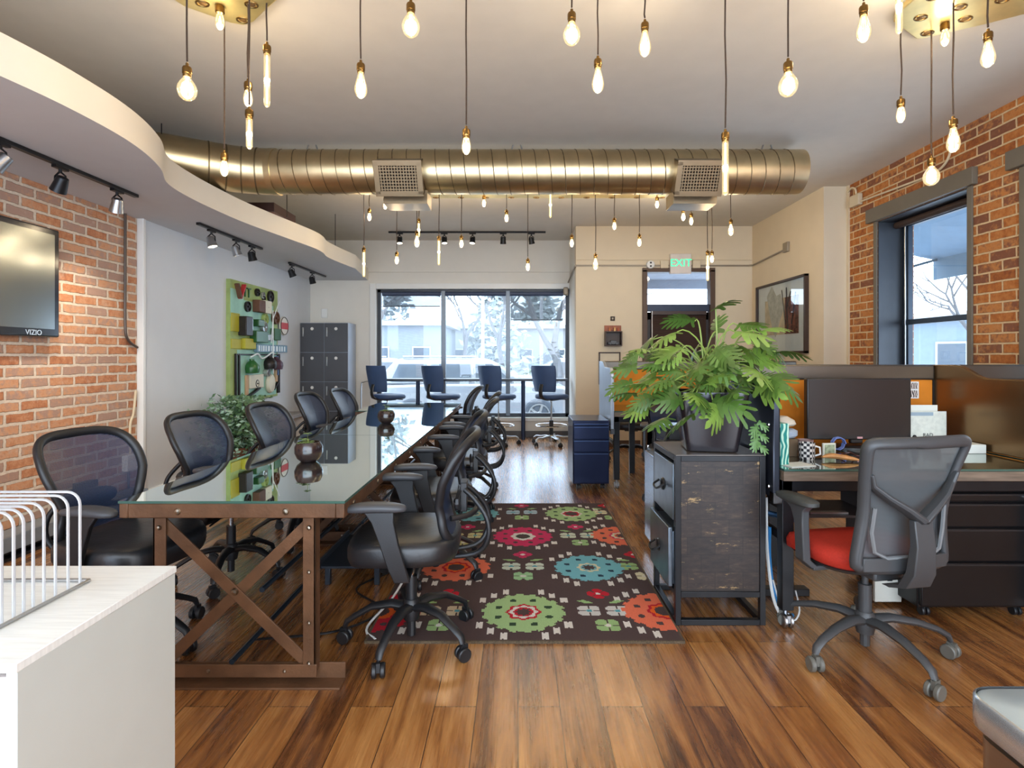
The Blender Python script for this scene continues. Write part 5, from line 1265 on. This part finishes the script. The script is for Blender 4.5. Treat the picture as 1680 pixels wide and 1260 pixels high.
# exit sign
ex = thing('exit_sign', 'white box exit sign with glowing green letters above the door', 'exit sign', (2.317, YD-.035, 2.615))
MB().bx(-.15, .15, -.03, .034, -.135, .15).build('sign_body', pm('exit_white', (224, 214, 206), .5), ex, bevel=.008)
text('exit_letters', 'EXIT', .15, pm('exit_green', (40, 214, 120), .5, emit=1.2, ecol=(40, 220, 130)), ex, (0, -.0305, .015), (R(90), 0, 0), .001)
# conduits on the door wall
def conduit(label, pts, rad=.011, mat=None, name='conduit', grp='wall conduits'):
    o = MB().tube(pts, rad, 8).build(name, mat or M_cream, None); return tag(o, label, 'conduit', grp)
M_cond = pm('grey_beige_conduit', (150, 138, 120), .4, metal=.3)
zc1, zc2 = 1.3+158*YD/900, 1.3+149*YD/900
conduit('upper thin cream conduit running across the door wall', [(.84, YD-.012, zc1+.005), (3.34, YD-.012, zc1+.005)], .007)
conduit('lower grey conduit running past the exit sign and round to the side wall box', [(.80, 8.75, zc2-.12), (.815, 7.855, zc2), (.86, YD-.014, zc2), (3.30, YD-.014, zc2), (3.345, YD-.05, zc2), (3.345, 6.85, zc2+.04)], .012, M_cond)
for nm, lab, x, s_ in (('junction_box', 'square box on the conduit left of the exit sign', 2.09, .055), ('junction_box', 'square box on the conduit right of the exit sign', 2.55, .055)):
    o = MB().bx(x-s_, x+s_, YD-.045, YD-.001, zc2-.04, zc2+.07).build(nm, M_cream, None, bevel=.005); tag(o, lab, 'junction box')
oo = thing('round_outlet', 'round white outlet with two dark sockets on the conduit left of the exit sign', 'outlet', (1.89, YD-.03, zc2+.01))
MB().lathe([(0, -.03), (.05, -.03), (.057, -.022), (.057, .028)], 20, axis='Y').build('outlet_plate', M_white, oo)
MB().lathe([(0, -.034), (.014, -.033), (.014, -.03)], 10, (0, 0, .024), axis='Y').lathe([(0, -.034), (.014, -.033), (.014, -.03)], 10, (0, 0, -.024), axis='Y').build('socket_face', M_black, oo)
bx_ = MB().bx(3.325, 3.359, 6.78, 6.90, zc2+.0, zc2+.12).build('junction_box', M_cond, None, bevel=.005); tag(bx_, 'square grey box at the conduit end above the framed collage', 'junction box')
o = MB().bx(.72, .80, 8.70, 8.80, zc2-.33, zc2-.2).build('wall_speaker', M_cond, None, bevel=.02); tag(o, 'small grey speaker box high in the window corner', 'speaker')
# conduits on the right brick wall
jb = MB().bx(XR-.05, XR-.001, 5.76, 5.92, 2.90, 3.02).build('junction_box', pm('cream_box', (206, 190, 160), .5), None, bevel=.006); tag(jb, 'cream box on the brick wall near the window lintel', 'junction box')
conduit('thin conduit running over the window lintel and bending up to the ceiling', [(XR-.02, 5.76, 2.93)]+[tuple(p) for p in catmull([(XR-.02, 4.86, 2.885), (XR-.02, 4.68, 2.90), (XR-.02, 4.58, 2.98), (XR-.02, 4.54, 3.165)], 4)], .010, pm('cream_pipe', (214, 196, 162), .5))
conduit('short hooked conduit beside the cream box in the brick corner', [tuple(p) for p in catmull([(XR-.02, 5.84, 3.02), (XR-.02, 5.86, 3.09), (XR-.02, 5.93, 3.12), (XR-.02, 6.0, 3.09)], 4)], .010, pm('cream_pipe', (214, 196, 162), .5))
# left brick wall pipes
M_pipe = pm('dark_pipe', (86, 74, 66), .4, metal=.4)
conduit('dark conduit dropping down the left brick wall near the corner', [tuple(p) for p in catmull([(XL+.02, 4.72, 2.53), (XL+.02, 4.72, 2.0), (XL+.02, 4.72, 1.56), (XL+.02, 4.76, 1.44), (XL+.02, 4.87, 1.38)], 4)], .011, M_pipe)
conduit('pale conduit rising to the white outlet box at the brick corner', [tuple(p) for p in catmull([(XL+.02, 4.85, 1.0), (XL+.02, 4.82, .80), (XL+.02, 4.78, .70), (XL+.02, 4.78, .44)], 4)], .010, pm('cream_pipe', (214, 196, 162), .5))
o = MB().bx(XL+.001, XL+.055, 4.70, 4.86, .31, .45).build('outlet_box', M_white, None, bevel=.006); tag(o, 'white outlet box on the brick at the left corner behind the nearest left chair', 'outlet')
conduit('dark conduit below the white outlet box at the brick corner', [(XL+.02, 4.76, .31), (XL+.02, 4.76, .16)], .010, M_pipe)

# framed collage on the side wall
pic = thing('framed_picture', 'dark framed collage picture with white mat on the side wall', 'picture', (3.358, 6.99, 1.80))
w_, h_ = .655, .46; t = .028
MB().bx(-.05, 0, -w_, w_, h_-t, h_).bx(-.05, 0, -w_, w_, -h_, -h_+t).bx(-.05, 0, -w_, -w_+t, -h_, h_).bx(-.05, 0, w_-t, w_, -h_, h_).build('frame', M_dkwood, pic, bevel=.003)
MB().bx(-.018, -.012, -w_+t, w_-t, -h_+t, h_-t).build('mat_board', pm('mat_white', (226, 222, 210), .8), pic)
a = MB().bx(-.022, -.018, -.12, .42, -.22, .24).build('print', pm('collage_tan', (206, 176, 130), .7, var=.3, vscale=9), pic)
MB().bx(-.0225, -.018, -.46, -.125, -.22, .24).build('print', pm('collage_dark_red', (120, 70, 48), .7, var=.8, vscale=22), pic)
MB().prism([(.30, .1), (.36, .30), (.22, .42), (.10, .28), (-.02, .30), (-.1, .1), (.0, -.05), (.12, -.25), (.22, -.1)], -.0245, -.022, 'YZ').build('print_shape', pm('collage_grey', (176, 168, 146), .7, var=.25, vscale=16), pic)
b = MB()
for p, q_ in (((-.2, -.2), (-.17, .36)), ((-.3, -.1), (-.40, .28)), ((-.17, .1), (-.28, .3)), ((-.15, -.1), (-.05, .34))): b.bar((-.024, p[0], p[1]), (-.024, q_[0], q_[1]), .003, .02, up=(0, 1, 0))
b.build('print_branches', pm('collage_black', (50, 44, 40), .7), pic)
MB().bx(-.032, -.030, -w_+t, w_-t, -h_+t, h_-t).build('picture_glass', M_glass, pic)

# ------------------------------------------------------------------ things on the near right desk
mon = thing('monitor', 'large black computer monitor on the near right desk', 'monitor', (1.965, 3.18, .7665))
DZM = -.045
def mm(): return MB()
D = .0
M_bez = pm('monitor_black', (30, 28, 28), .35, var=.05)
MB().bx(-.30, .30, -.02, .02, .10+DZM, .452+DZM).build('housing', M_bez, mon, bevel=.006)
MB().bx(-.288, .288, -.0215, -.019, .125+DZM, .442+DZM).build('display', pm('display_off', (36, 30, 29), .3, var=.03), mon)
MB().bx(-.035, .035, .0, .03, .03, .2).build('stand_neck', M_bez, mon, bevel=.006)
MB().loft([[(x, y, z) for x, y in se(.14, .09, 24, 2.4, 0, .02)] for z in (0, .012)]+[[(x, y, .018) for x, y in se(.12, .075, 24, 2.4, 0, .02)]]).build('stand_foot', M_bez, mon)
MB().bx(-.012, .018, -.0225, -.020, .106+DZM, .117+DZM).build('badge', pm('pinkish_badge', (200, 150, 150), .4), mon)
ZD = .7662
def put(name, label, cat, x, y, mbs, rz=0, grp=None, z=ZD):
    r = thing(name, label, cat, (x, y, z), rz, grp)
    for nm, mb, mat, bev in mbs: mb.build(nm, mat, r, bevel=bev)
    return r
def pattern(name, c1, c2, scale=26, kind='wave'):
    m, nt, N, L, B = nodes(name); v = coords(nt)
    if kind == 'wave':
        w = N.new('ShaderNodeTexWave'); w.inputs['Scale'].default_value = scale; w.inputs['Distortion'].default_value = 9; w.inputs['Detail'].default_value = 1; L.new(v, w.inputs['Vector']); o_ = w.outputs['Fac']
    else:
        w = N.new('ShaderNodeTexChecker'); w.inputs['Scale'].default_value = scale; L.new(v, w.inputs['Vector']); o_ = w.outputs['Fac']
    r = ramp(nt, [(.5, c1), (.62, c2)]); L.new(o_, r.inputs['Fac']); L.new(r.outputs['Color'], B.inputs['Base Color']); B.inputs['Roughness'].default_value = .5
    return m
put('tissue_box', 'tall teal and white patterned box on the desk beside the dark divider', 'box', 1.305, 2.74, [('box_body', MB().bx(-.022, .022, -.05, .05, 0, .205), pattern('teal_leaf_print', (24, 130, 120), (190, 226, 200), 14), .002)], R(3))
put('storage_carton', 'brown cardboard carton under the folded cloths on the near desk', 'box', 1.42, 2.98, [('carton', MB().bx(-.07, .07, -.06, .06, 0, .095), pm('cardboard', (112, 90, 66), .8), .002)])
put('folded_cloth', 'grey-blue folded cloth on the brown carton', 'cloth', 1.42, 2.96, [('cloth_fold', MB().loft([[(x, y, z+.01*sin(9*x)) for x, y in se(.075*k, .06*k, 20, 2.5)] for z, k in ((.002, .9), (.012, 1.05), (.035, 1.05), (.046, .8))]), pm('blue_grey_cloth', (172, 184, 200), .9, bump=.4, bscale=60), 0)], 0, 'folded cloths', ZD+.096)
put('folded_cloth', 'cream folded cloth topmost on the pile beside the teal box', 'cloth', 1.41, 2.96, [('cloth_fold', MB().loft([[(x, y, z+.012*sin(14*x+1)) for x, y in se(.08*k, .06*k, 20, 2.5)] for z, k in ((.0, .9), (.010, 1.05), (.03, .95), (.05, .5))]), pm('cream_cloth', (214, 204, 186), .9, bump=.4, bscale=60), 0)], .2, 'folded cloths', ZD+.151)
mugp = [(0, 0), (.034, 0), (.038, .01), (.04, .085), (.037, .085), (.034, .012), (0, .012)]
put('patterned_mug', 'black and white checked mug on the near desk', 'mug', 1.505, 2.86, [('mug_body', MB().lathe(mugp, 22), pattern('bw_check', (30, 28, 30), (220, 214, 206), 70, 'c'), 0), ('handle', MB().tube([(.038, 0, .07), (.06, 0, .065), (.062, 0, .03), (.038, 0, .02)], .005, 6), M_white, 0)], -.5)
put('pink_mug', 'dusty pink and grey mug just behind the checked mug', 'mug', 1.555, 2.97, [('mug_body', MB().lathe(mugp, 22), pm('dusty_pink', (150, 122, 116), .5, var=.3, vscale=40), 0)])
put('photo_cube', 'small white framed card standing on the near desk left of the monitor foot', 'card', 1.66, 2.93, [('card_frame', MB().bx(-.036, .036, -.006, .006, 0, .072), pm('card_white', (216, 214, 196), .6), .002), ('card_picture', MB().bx(-.028, .028, -.0075, -.006, .008, .064), pm('card_pic', (150, 160, 130), .6, var=.5, vscale=50), 0)], .1)
put('driftwood', 'tan shell-like piece of wood lying on the near desk', 'ornament', 1.64, 2.80, [('ornament_body', MB().tube(catmull([(-.08, 0, .018), (-.04, .01, .024), (.01, 0, .022), (.06, -.01, .016), (.085, -.015, .012)], 3), [.006, .010, .014, .018, .018, .017, .016, .016, .014, .012, .010, .008, .005], 8, flat=(.8, 1.2)), pm('tan_shell', (196, 140, 84), .5, var=.3, vscale=30), 0)], -.2)
put('paper_sheets', 'white paper sheets lying at the desk edge by the teal box', 'paper', 1.37, 2.70, [('sheet', MB().bx(-.07, .07, -.05, .05, 0, .004), pm('paper_white', (226, 226, 214), .7), 0)], .25)
put('cable_coil', 'blue and black coiled cable on the near desk beside the monitor foot', 'cable', 1.80, 3.05, [('coil', MB().tube([(.035*cos(t*.7), .012*t*.1+.02, .045+.035*sin(t*.7)) for t in range(28)], .004, 6), pm('cable_blue', (90, 110, 170), .4), 0), ('loose_cable', MB().tube(catmull([(.03, 0, .01), (.07, -.05, .006), (.12, -.02, .02), (.17, -.06, .006), (.24, -.03, .006)], 4), .0035, 6), M_black, 0)])
put('desk_cable', 'dark loose cable looping over the desk top in front of the monitor', 'cable', 1.74, 2.92, [('cable', MB().tube(catmull([(-.04, .0, .005), (.0, -.04, .03), (.06, .0, .006), (.11, -.03, .006), (.16, .02, .02), (.22, -.03, .006)], 4), .004, 6), pm('maroon_cable', (70, 36, 34), .4), 0)])
put('paper_rack', 'stack of white papers and envelopes standing right of the monitor', 'papers', 2.40, 3.22, [('back_envelope', MB().bx(-.12, .10, .05, .055, .0, .245), pm('paper_white', (226, 226, 214)), 0), ('front_sheet', MB().bx(-.10, .13, .02, .026, 0, .21), pm('printed_sheet', (214, 214, 200), .7, var=.1, vscale=40), 0), ('rack_base', MB().bx(-.14, .16, -.02, .07, 0, .01), M_alu, .002), ('grey_flap', MB().bx(-.12, .05, .017, .0195, .185, .205), pm('blue_grey_flap', (150, 166, 176), .7), 0)])
text('printed_words', 'RAD', .03, M_black, bpy.data.objects['paper_rack'], (.02, .0185, .07), (R(90), 0, 0), .0004)
put('envelope_stack', 'low stack of white envelopes in front of the paper rack', 'envelopes', 2.46, 3.08, [('envelope_pile', MB().bx(-.14, .11, -.07, .07, 0, .05), pm('paper_white', (226, 226, 214)), .003)])
put('desk_pen_stand', 'small dark figure-like pen stand beside the right papers', 'pen stand', 2.27, 3.14, [('stand', MB().lathe([(0, 0), (.016, 0), (.018, .04), (.010, .055), (.013, .07), (.006, .085), (0, .086)], 12), M_black, 0)])
cp_ = thing('photo_strip', 'narrow strip of black and white photos pinned left on the orange board', 'photo', (1.44, 3.398, 1.02))
MB().bx(-.027, .027, -.003, .0, -.085, .085).build('photo_paper', M_white, cp_)
MB().bx(-.022, .022, -.0036, -.003, .03, .078).bx(-.022, .022, -.0036, -.003, -.025, .022).build('photo_image', pattern('bw_photo', (40, 26, 30), (214, 196, 196), 40), cp_)
cq = thing('photo_print', 'two dark photos with white border pinned right of the monitor', 'photo', (2.445, 3.398, 1.093))
MB().bx(-.035, .035, -.003, .0, -.052, .052).build('photo_paper', M_white, cq)
MB().bx(-.028, .028, -.0036, -.003, .006, .046).bx(-.028, .028, -.0036, -.003, -.046, -.002).build('photo_image', pattern('bw_photo_b', (36, 22, 24), (224, 210, 200), 32), cq)
# under the near desk
ds = thing('desk_shelf', 'dark shelf hanging under the near desk top with silver and black bits on it', 'shelf', (1.62, 2.72, .50))
MB().bx(-.25, .17, 0, .3, 0, .012).bx(-.25, -.235, 0, .3, .012, .152).bx(.155, .17, 0, .3, .012, .152).build('shelf_tray', pm('dark_brown_tray', (54, 44, 42), .5), ds)
MB().bx(-.16, .03, .02, .05, .013, .022).build('silver_ruler', M_alu, ds)
wb = thing('metal_plate', 'white metal plate with a small dark port leaning under the near desk', 'plate', (1.945, 2.86, 0))
MB().bx(-.085, .055, 0, .02, .02, .24).build('plate_body', pm('off_white_plate', (206, 206, 196), .5), wb, bevel=.003); MB().bx(-.02, .005, -.003, 0, .13, .15).build('port', M_black, wb)
cb_ = thing('desk_cables', 'white and blue cables dropping to the floor beside the desk caster', 'cable', (1.235, 2.68, 0))
MB().tube(catmull([(0, .05, .60), (.0, .04, .35), (.02, .02, .12), (.06, .0, .02), (.10, .02, .012)], 5), .008, 6).build('white_cable', M_white, cb_)
MB().tube(catmull([(.02, .06, .45), (.015, .05, .3), (.03, .03, .13), (.09, .03, .03), (.13, .05, .012)], 5), .011, 6).build('blue_cable', pm('bright_blue_cable', (50, 130, 190), .4), cb_)
MB().tube(catmull([(.02, .02, .20), (.06, .01, .06), (.11, .0, .01), (.15, .02, .05), (.14, .04, .14)], 5), .004, 6).build('thin_cable', M_white, cb_)
ft = thing('floor_power_strip', 'dark power strip and blue handle on the rail under the near desk', 'power strip', (1.42, 3.0, .0))
MB().bx(-.09, .16, -.03, .03, 0, .04).build('strip_body', M_black, ft, bevel=.004)
MB().tube([(-.12, 0, .46), (.08, -.05, .42)], .016, 8).build('blue_handle', pm('steel_blue', (70, 110, 150), .3, metal=.5), ft); MB().cyl((-.12, 0, .44), (-.12, 0, .04), .008, n=6).build('upright', M_black, ft)
fc = thing('table_cables', 'tangle of dark and white cables on the floor under the nearest table', 'cable', (-.9, 3.0, 0))
MB().tube(catmull([(-.3, -.5, .01), (.05, -.42, .01), (.2, -.2, .01), (.0, .05, .01), (.15, .35, .01), (.1, .8, .012)], 6), .006, 6).build('dark_cable', M_black, fc)
MB().tube(catmull([(.25, -.5, .01), (.18, -.38, .01), (.26, -.1, .06), (.3, .2, .2), (.12, .5, .5), (.0, .6, .68)], 6), .006, 6).build('white_cable', M_white, fc)
tr = thing('cable_tray', 'blue-grey metal tray on the tie rods under the nearest table', 'tray', (-.98, 3.1, .0))
MB().bx(-.15, .22, 0, .55, .10, .115).bx(-.15, -.14, 0, .55, .115, .15).bx(.21, .22, 0, .55, .115, .15).bx(-.12, -.09, .02, .05, 0, .1).bx(.16, .19, .5, .53, 0, .1).bx(-.12, -.09, .5, .53, 0, .1).bx(.16, .19, .02, .05, 0, .1).build('tray_body', pm('tray_black_blue', (44, 52, 62), .4, metal=.3), tr, bevel=.003)
# ------------------------------------------------------------------ outside: street, cars, bare trees, buildings
GZ = -.36
def om(name, rgb, *a, **k): return pm(name, tuple(v*.7 for v in rgb), *a, **k)  # outdoor colours are picked pale to carry the haze, then scaled down
M_sn = om('outdoor_white', (226, 228, 230), .7)
gm = pm('snowy_asphalt', (222, 226, 232), .8, var=.12, vscale=.6)
def gstruct(o): return struct(o)
gstruct(MB().bx(-60, 60, YB+.25, 120, GZ-.1, GZ).bx(XR+.5, 60, -20, YB+.25, GZ-.1, GZ).bx(-60, XL-.4, -20, YB+.25, GZ-.1, GZ).build('ground_street', gm, smooth=False))
gstruct(MB().bx(-8, 1.2, YB+.21, 11.2, GZ, -.10).bx(1.2, 8, YD+.5, 11.2, GZ, -.10).build('ground_sidewalk', om('pale_concrete', (190, 192, 192), .8, var=.08)))
M_bark = om('pale_bark', (128, 128, 130), .9, var=.15)
def tree(label, x, y, h, seed, spread=.9, levels=5, trunk=.16, mat=None, fork=.32):
    rnd = random.Random(seed); mb = MB()
    def grow(p, d, l, r_, k):
        q = [p]; dd = d.copy(); n = 4
        for i in range(n):
            dd = (dd+Vector((rnd.uniform(-.16, .16), rnd.uniform(-.16, .16), rnd.uniform(-.02, .12)))).normalized(); q.append(q[-1]+dd*l/n)
        mb.tube(q, [r_*(1-.38*i/n) for i in range(n+1)], 6 if k > 2 else 4, cap=False)
        if k == 0: return
        for j in range(rnd.choice((2, 3, 3)) if k > 1 else 3):
            a = rnd.uniform(0, 2*pi); sp = rnd.uniform(.35, spread)
            u = dd.orthogonal().normalized(); v = dd.cross(u)
            nd = (dd+(u*cos(a)+v*sin(a))*sp).normalized()
            grow(q[-1-(j % 2)], nd, l*rnd.uniform(.62, .82), r_*.58, k-1)
    grow(Vector((0, 0, 0)), Vector((0, 0, 1)), h*fork, trunk, levels)
    o = mb.build('bare_tree', mat or M_bark, None); o.location = (x, y, GZ)
    tag(o, label, 'tree', 'bare trees outside'); return o
tree('bare tree outside the left storefront pane', -6.0, 24, 9, 3, levels=6, trunk=.16)
tree('bare tree showing near the middle mullion outside', -2.9, 30, 9, 8, levels=6, trunk=.15)
tree('forked bare tree outside the right storefront pane, left one', 1.35, 17, 7.5, 12, levels=6, trunk=.17, fork=.28)
tree('bare tree outside the right storefront pane, nearest the return wall', 2.75, 19, 8, 21, levels=6, trunk=.19, fork=.26)
tree('distant bare tree behind the parked car in the middle pane', -.6, 26, 8, 31, levels=6, trunk=.15)
tree('bare tree seen through the transom above the street door', 9.0, 22, 9, 44, levels=6)
tree('bare tree outside the side brick-wall window', 10.8, 11.2, 7, 55, levels=6, trunk=.12)
tree('smaller bare tree further along outside the side window', 13.5, 15.5, 7, 66, levels=6, trunk=.12)
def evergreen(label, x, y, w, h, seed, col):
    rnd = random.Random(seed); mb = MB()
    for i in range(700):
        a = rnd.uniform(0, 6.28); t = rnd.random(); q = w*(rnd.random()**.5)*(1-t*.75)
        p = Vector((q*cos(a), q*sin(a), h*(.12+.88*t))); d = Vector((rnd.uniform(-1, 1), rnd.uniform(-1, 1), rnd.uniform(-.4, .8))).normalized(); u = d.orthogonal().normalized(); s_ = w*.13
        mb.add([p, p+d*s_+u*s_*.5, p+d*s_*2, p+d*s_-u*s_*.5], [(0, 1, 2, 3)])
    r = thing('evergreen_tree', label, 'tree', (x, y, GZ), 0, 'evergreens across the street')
    mb.build('foliage', om('hazy_green_%d' % seed, col, .9, var=.25, vscale=2), r); MB().cyl((0, 0, 0), (0, 0, h*.6), .15, .05, 8).build('trunk', M_bark, r)  # foliage colour is bleached to stand for haze
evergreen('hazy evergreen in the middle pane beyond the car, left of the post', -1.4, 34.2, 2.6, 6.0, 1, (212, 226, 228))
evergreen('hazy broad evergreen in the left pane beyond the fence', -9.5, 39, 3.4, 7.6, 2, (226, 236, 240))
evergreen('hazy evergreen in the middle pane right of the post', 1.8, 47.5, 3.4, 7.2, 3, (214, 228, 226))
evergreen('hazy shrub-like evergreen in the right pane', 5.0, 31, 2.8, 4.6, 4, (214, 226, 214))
for i, (x, y, w_, lab) in enumerate(((.9, 24.5, 1.3, 'left rounded hedge bush beyond the car'), (4.1, 25.5, 1.5, 'right rounded hedge bush beyond the car'))):
    rnd = random.Random(i+70); mb = MB()
    for k in range(500):
        v = Vector((rnd.gauss(0, 1), rnd.gauss(0, 1), abs(rnd.gauss(0, 1)))).normalized()*rnd.uniform(.8, 1); p = Vector((v.x*w_, v.y*w_, v.z*w_*.9)); u = v.orthogonal().normalized(); t = v.cross(u)
        mb.add([p-u*.1, p+t*.1, p+u*.1, p-t*.1], [(0, 1, 2, 3)])
    o = mb.build('hedge_bush', om('hedge_green', (150, 168, 126), .9, var=.3, vscale=3)); o.location = (x, y, GZ); tag(o, lab, 'bush', 'hedge bushes outside')
def house(label, x, y, w_, d, h, mat, roof=None, wins=0):
    r = thing('building', label, 'building', (x, y, GZ))
    MB().bx(-w_/2, w_/2, 0, d, 0, h).build('walls', mat, r)
    MB().bx(-w_/2-.3, w_/2+.3, -.3, d+.3, h, h+.25).build('roof', roof or M_sn, r)
    for i in range(wins):
        xx = -w_/2+w_*(i+.5)/wins; f = MB().bx(xx-.5, xx+.5, -.04, .02, 1.0, 2.2).build('window', M_sn, r); MB().bx(xx-.42, xx+.42, -.05, -.03, 1.08, 2.12).build('pane', om('dark_panes', (110, 124, 138), .2), f)
    return r
house('low grey flat-roofed building across the street in the left pane', -9.5, 29, 11, 6, 3.3, om('grey_siding', (172, 182, 190), .8), None, 5)
house('pale low building across the street in the middle pane', -.6, 38, 9, 6, 3.6, om('pale_siding', (188, 194, 200), .8), None, 4)
house('tan house far off in the right pane', 8.0, 36, 6, 6, 4.0, om('tan_siding', (206, 190, 164), .8), None, 2)
hs = house('pale blue-grey house with white windows outside the side window', 17, 17.0, 9, 6, 3.0, om('blue_siding', (168, 186, 202), .8), None, 3)
hs.rotation_euler.z = R(-60)
fn = thing('slat_fence', 'grey vertical slat fence at the left of the parked car', 'fence', (-9.6, 18.5, GZ))
b = MB()
for i in range(26): b.bx(i*.16, i*.16+.13, 0, .04, .05, 2.5)
b.build('slats', om('grey_fence', (134, 142, 148), .8), fn); MB().bx(0, 4.2, .04, .1, .4, .5).bx(0, 4.2, .04, .1, 2.1, 2.2).build('rail', om('grey_fence', (134, 142, 148)), fn)
for x, y, h, lab in ((-1.35, 21, 4.2, 'white slim post standing outside in the middle pane'), (.85, 20, 4.0, 'white slim post standing outside at the left of the right pane')):
    o = MB().cyl((x, y, GZ), (x, y, GZ+h), .06, n=10).build('street_post', M_sn); tag(o, lab, 'post', 'slim posts outside')
def car(name, label, x, y, rz, body, scale=1.0):
    r = thing(name, label, 'car', (x, y, GZ), rz); r.scale = (scale,)*3
    m = om(name+'_paint', body, .25, metal=.35, var=.03, coat=.6)
    low = [(-2.30, .45), (-2.33, .80), (-2.22, 1.02), (-.9, 1.06), (1.0, 1.06), (2.0, .98), (2.30, .80), (2.36, .5), (2.2, .32), (-2.2, .32)]
    MB().prism(low, -.9, .9, 'XZ').build('body', m, r, bevel=.07, seg=3)
    g = MB().loft([[(x_, y_, z) for x_, y_ in ((a, -w1), (b_, -w1), (b_, w1), (a, w1))] for z, a, b_, w1 in ((1.04, -2.18, 1.15, .86), (1.35, -2.05, .72, .78), (1.58, -1.86, .28, .70), (1.62, -1.7, .1, .62))]).build('cabin', m, r, bevel=.04)
    dk = om('car_glass', (92, 106, 120), .1, spec=.8)
    for sy in (-1, 1):
        for a0, a1, b0, b1 in ((-1.92, -1.15, -1.76, -1.12), (-1.05, -.1, -1.03, -.13), (0, .82, -.02, .36)):
            yy0, yy1 = .862*sy, .735*sy
            MB().add([(a0, yy0+.004*sy, 1.10), (a1, yy0+.004*sy, 1.10), (b1, yy1+.012*sy, 1.49), (b0, yy1+.012*sy, 1.49), (a0, yy0-.01*sy, 1.10), (a1, yy0-.01*sy, 1.10), (b1, yy1-.01*sy, 1.49), (b0, yy1-.01*sy, 1.49)], [(0, 1, 2, 3), (4, 7, 6, 5), (0, 4, 5, 1), (1, 5, 6, 2), (2, 6, 7, 3), (3, 7, 4, 0)]).build('side_window', dk, r)
    MB().tube([(-1.7, -.58, 1.66), (-.1, -.58, 1.66)], .02, 6).tube([(-1.7, .58, 1.66), (-.1, .58, 1.66)], .02, 6).build('roof_rail', M_alu, r)
    for wx in (-1.42, 1.42):
        for sy in (-1, 1):
            w_ = MB().lathe([(0, -.11), (.2, -.11), (.33, -.10), (.36, -.06), (.36, .06), (.33, .10), (.2, .11), (0, .11)], 24, (wx, sy*.84, .36), axis='Y').build('tire', pm('tire_rubber', (70, 76, 84), .7), r)
            rm = MB().lathe([(0, -.125), (.06, -.12), (.07, -.112)], 12, (wx, sy*.84, .36), axis='Y', cap=False)
            for k in range(5): a = 2*pi*k/5; rm.bar((wx, sy*.96, .36), (wx+.22*cos(a), sy*.96, .36+.22*sin(a)), .05, .03, up=(0, 1, 0))
            rm.tube([(wx+.23*cos(2*pi*k/20), sy*.955, .36+.23*sin(2*pi*k/20)) for k in range(20)], .02, 6, closed=True)
            rm.build('rim', M_alu, w_)
    MB().bx(2.28, 2.37, -.8, -.5, .70, .85).bx(2.28, 2.37, .5, .8, .70, .85).build('headlight', M_glass, r, bevel=.02)
    MB().bx(-2.35, -2.28, -.85, -.65, .75, 1.0).bx(-2.35, -2.28, .65, .85, .75, 1.0).build('tail_light', om('tail_red', (196, 70, 80), .3), r, bevel=.02)
car('parked_suv', 'silver SUV parked side-on right outside the storefront window', -.95, 13.2, 0, (196, 202, 210))
car('parked_car', 'white car parked behind the silver SUV at left', -4.2, 17.5, R(4), (226, 230, 234))
car('parked_wagon', 'pale car parked behind the SUV at the right pane', 1.5, 18.0, R(180), (200, 208, 214))
# street awning outside the side window
aw = thing('street_awning', 'blue-grey fabric awning hanging outside over the side window', 'awning', (4.02, 4.2, 2.95))
MB().add([(0, -2, 0), (0, 3.2, 0), (1.6, 3.2, -.35), (1.6, -2, -.35), (0, -2, .03), (0, 3.2, .03), (1.6, 3.2, -.32), (1.6, -2, -.32)], [(0, 1, 2, 3), (4, 7, 6, 5), (0, 4, 5, 1), (1, 5, 6, 2), (2, 6, 7, 3), (3, 7, 4, 0)]).bx(1.58, 1.6, -2, 3.2, -.62, -.33).build('awning_cloth', pm('awning_blue', (96, 122, 146), .8), aw)
MB().bar((0, 3.1, -.8), (1.55, 3.1, -.36), .03, .03).bar((0, -1.9, -.8), (1.55, -1.9, -.36), .03, .03).build('awning_arm', M_alu, aw)

gstruct(MB().bx(1.0, 4.2, YD+.3, 9.6, 2.62, 2.72).bx(1.0, 4.2, 9.5, 9.6, 2.48, 2.62).build('wall_porch_roof', pm('porch_blue_grey', (150, 158, 172), .8)))
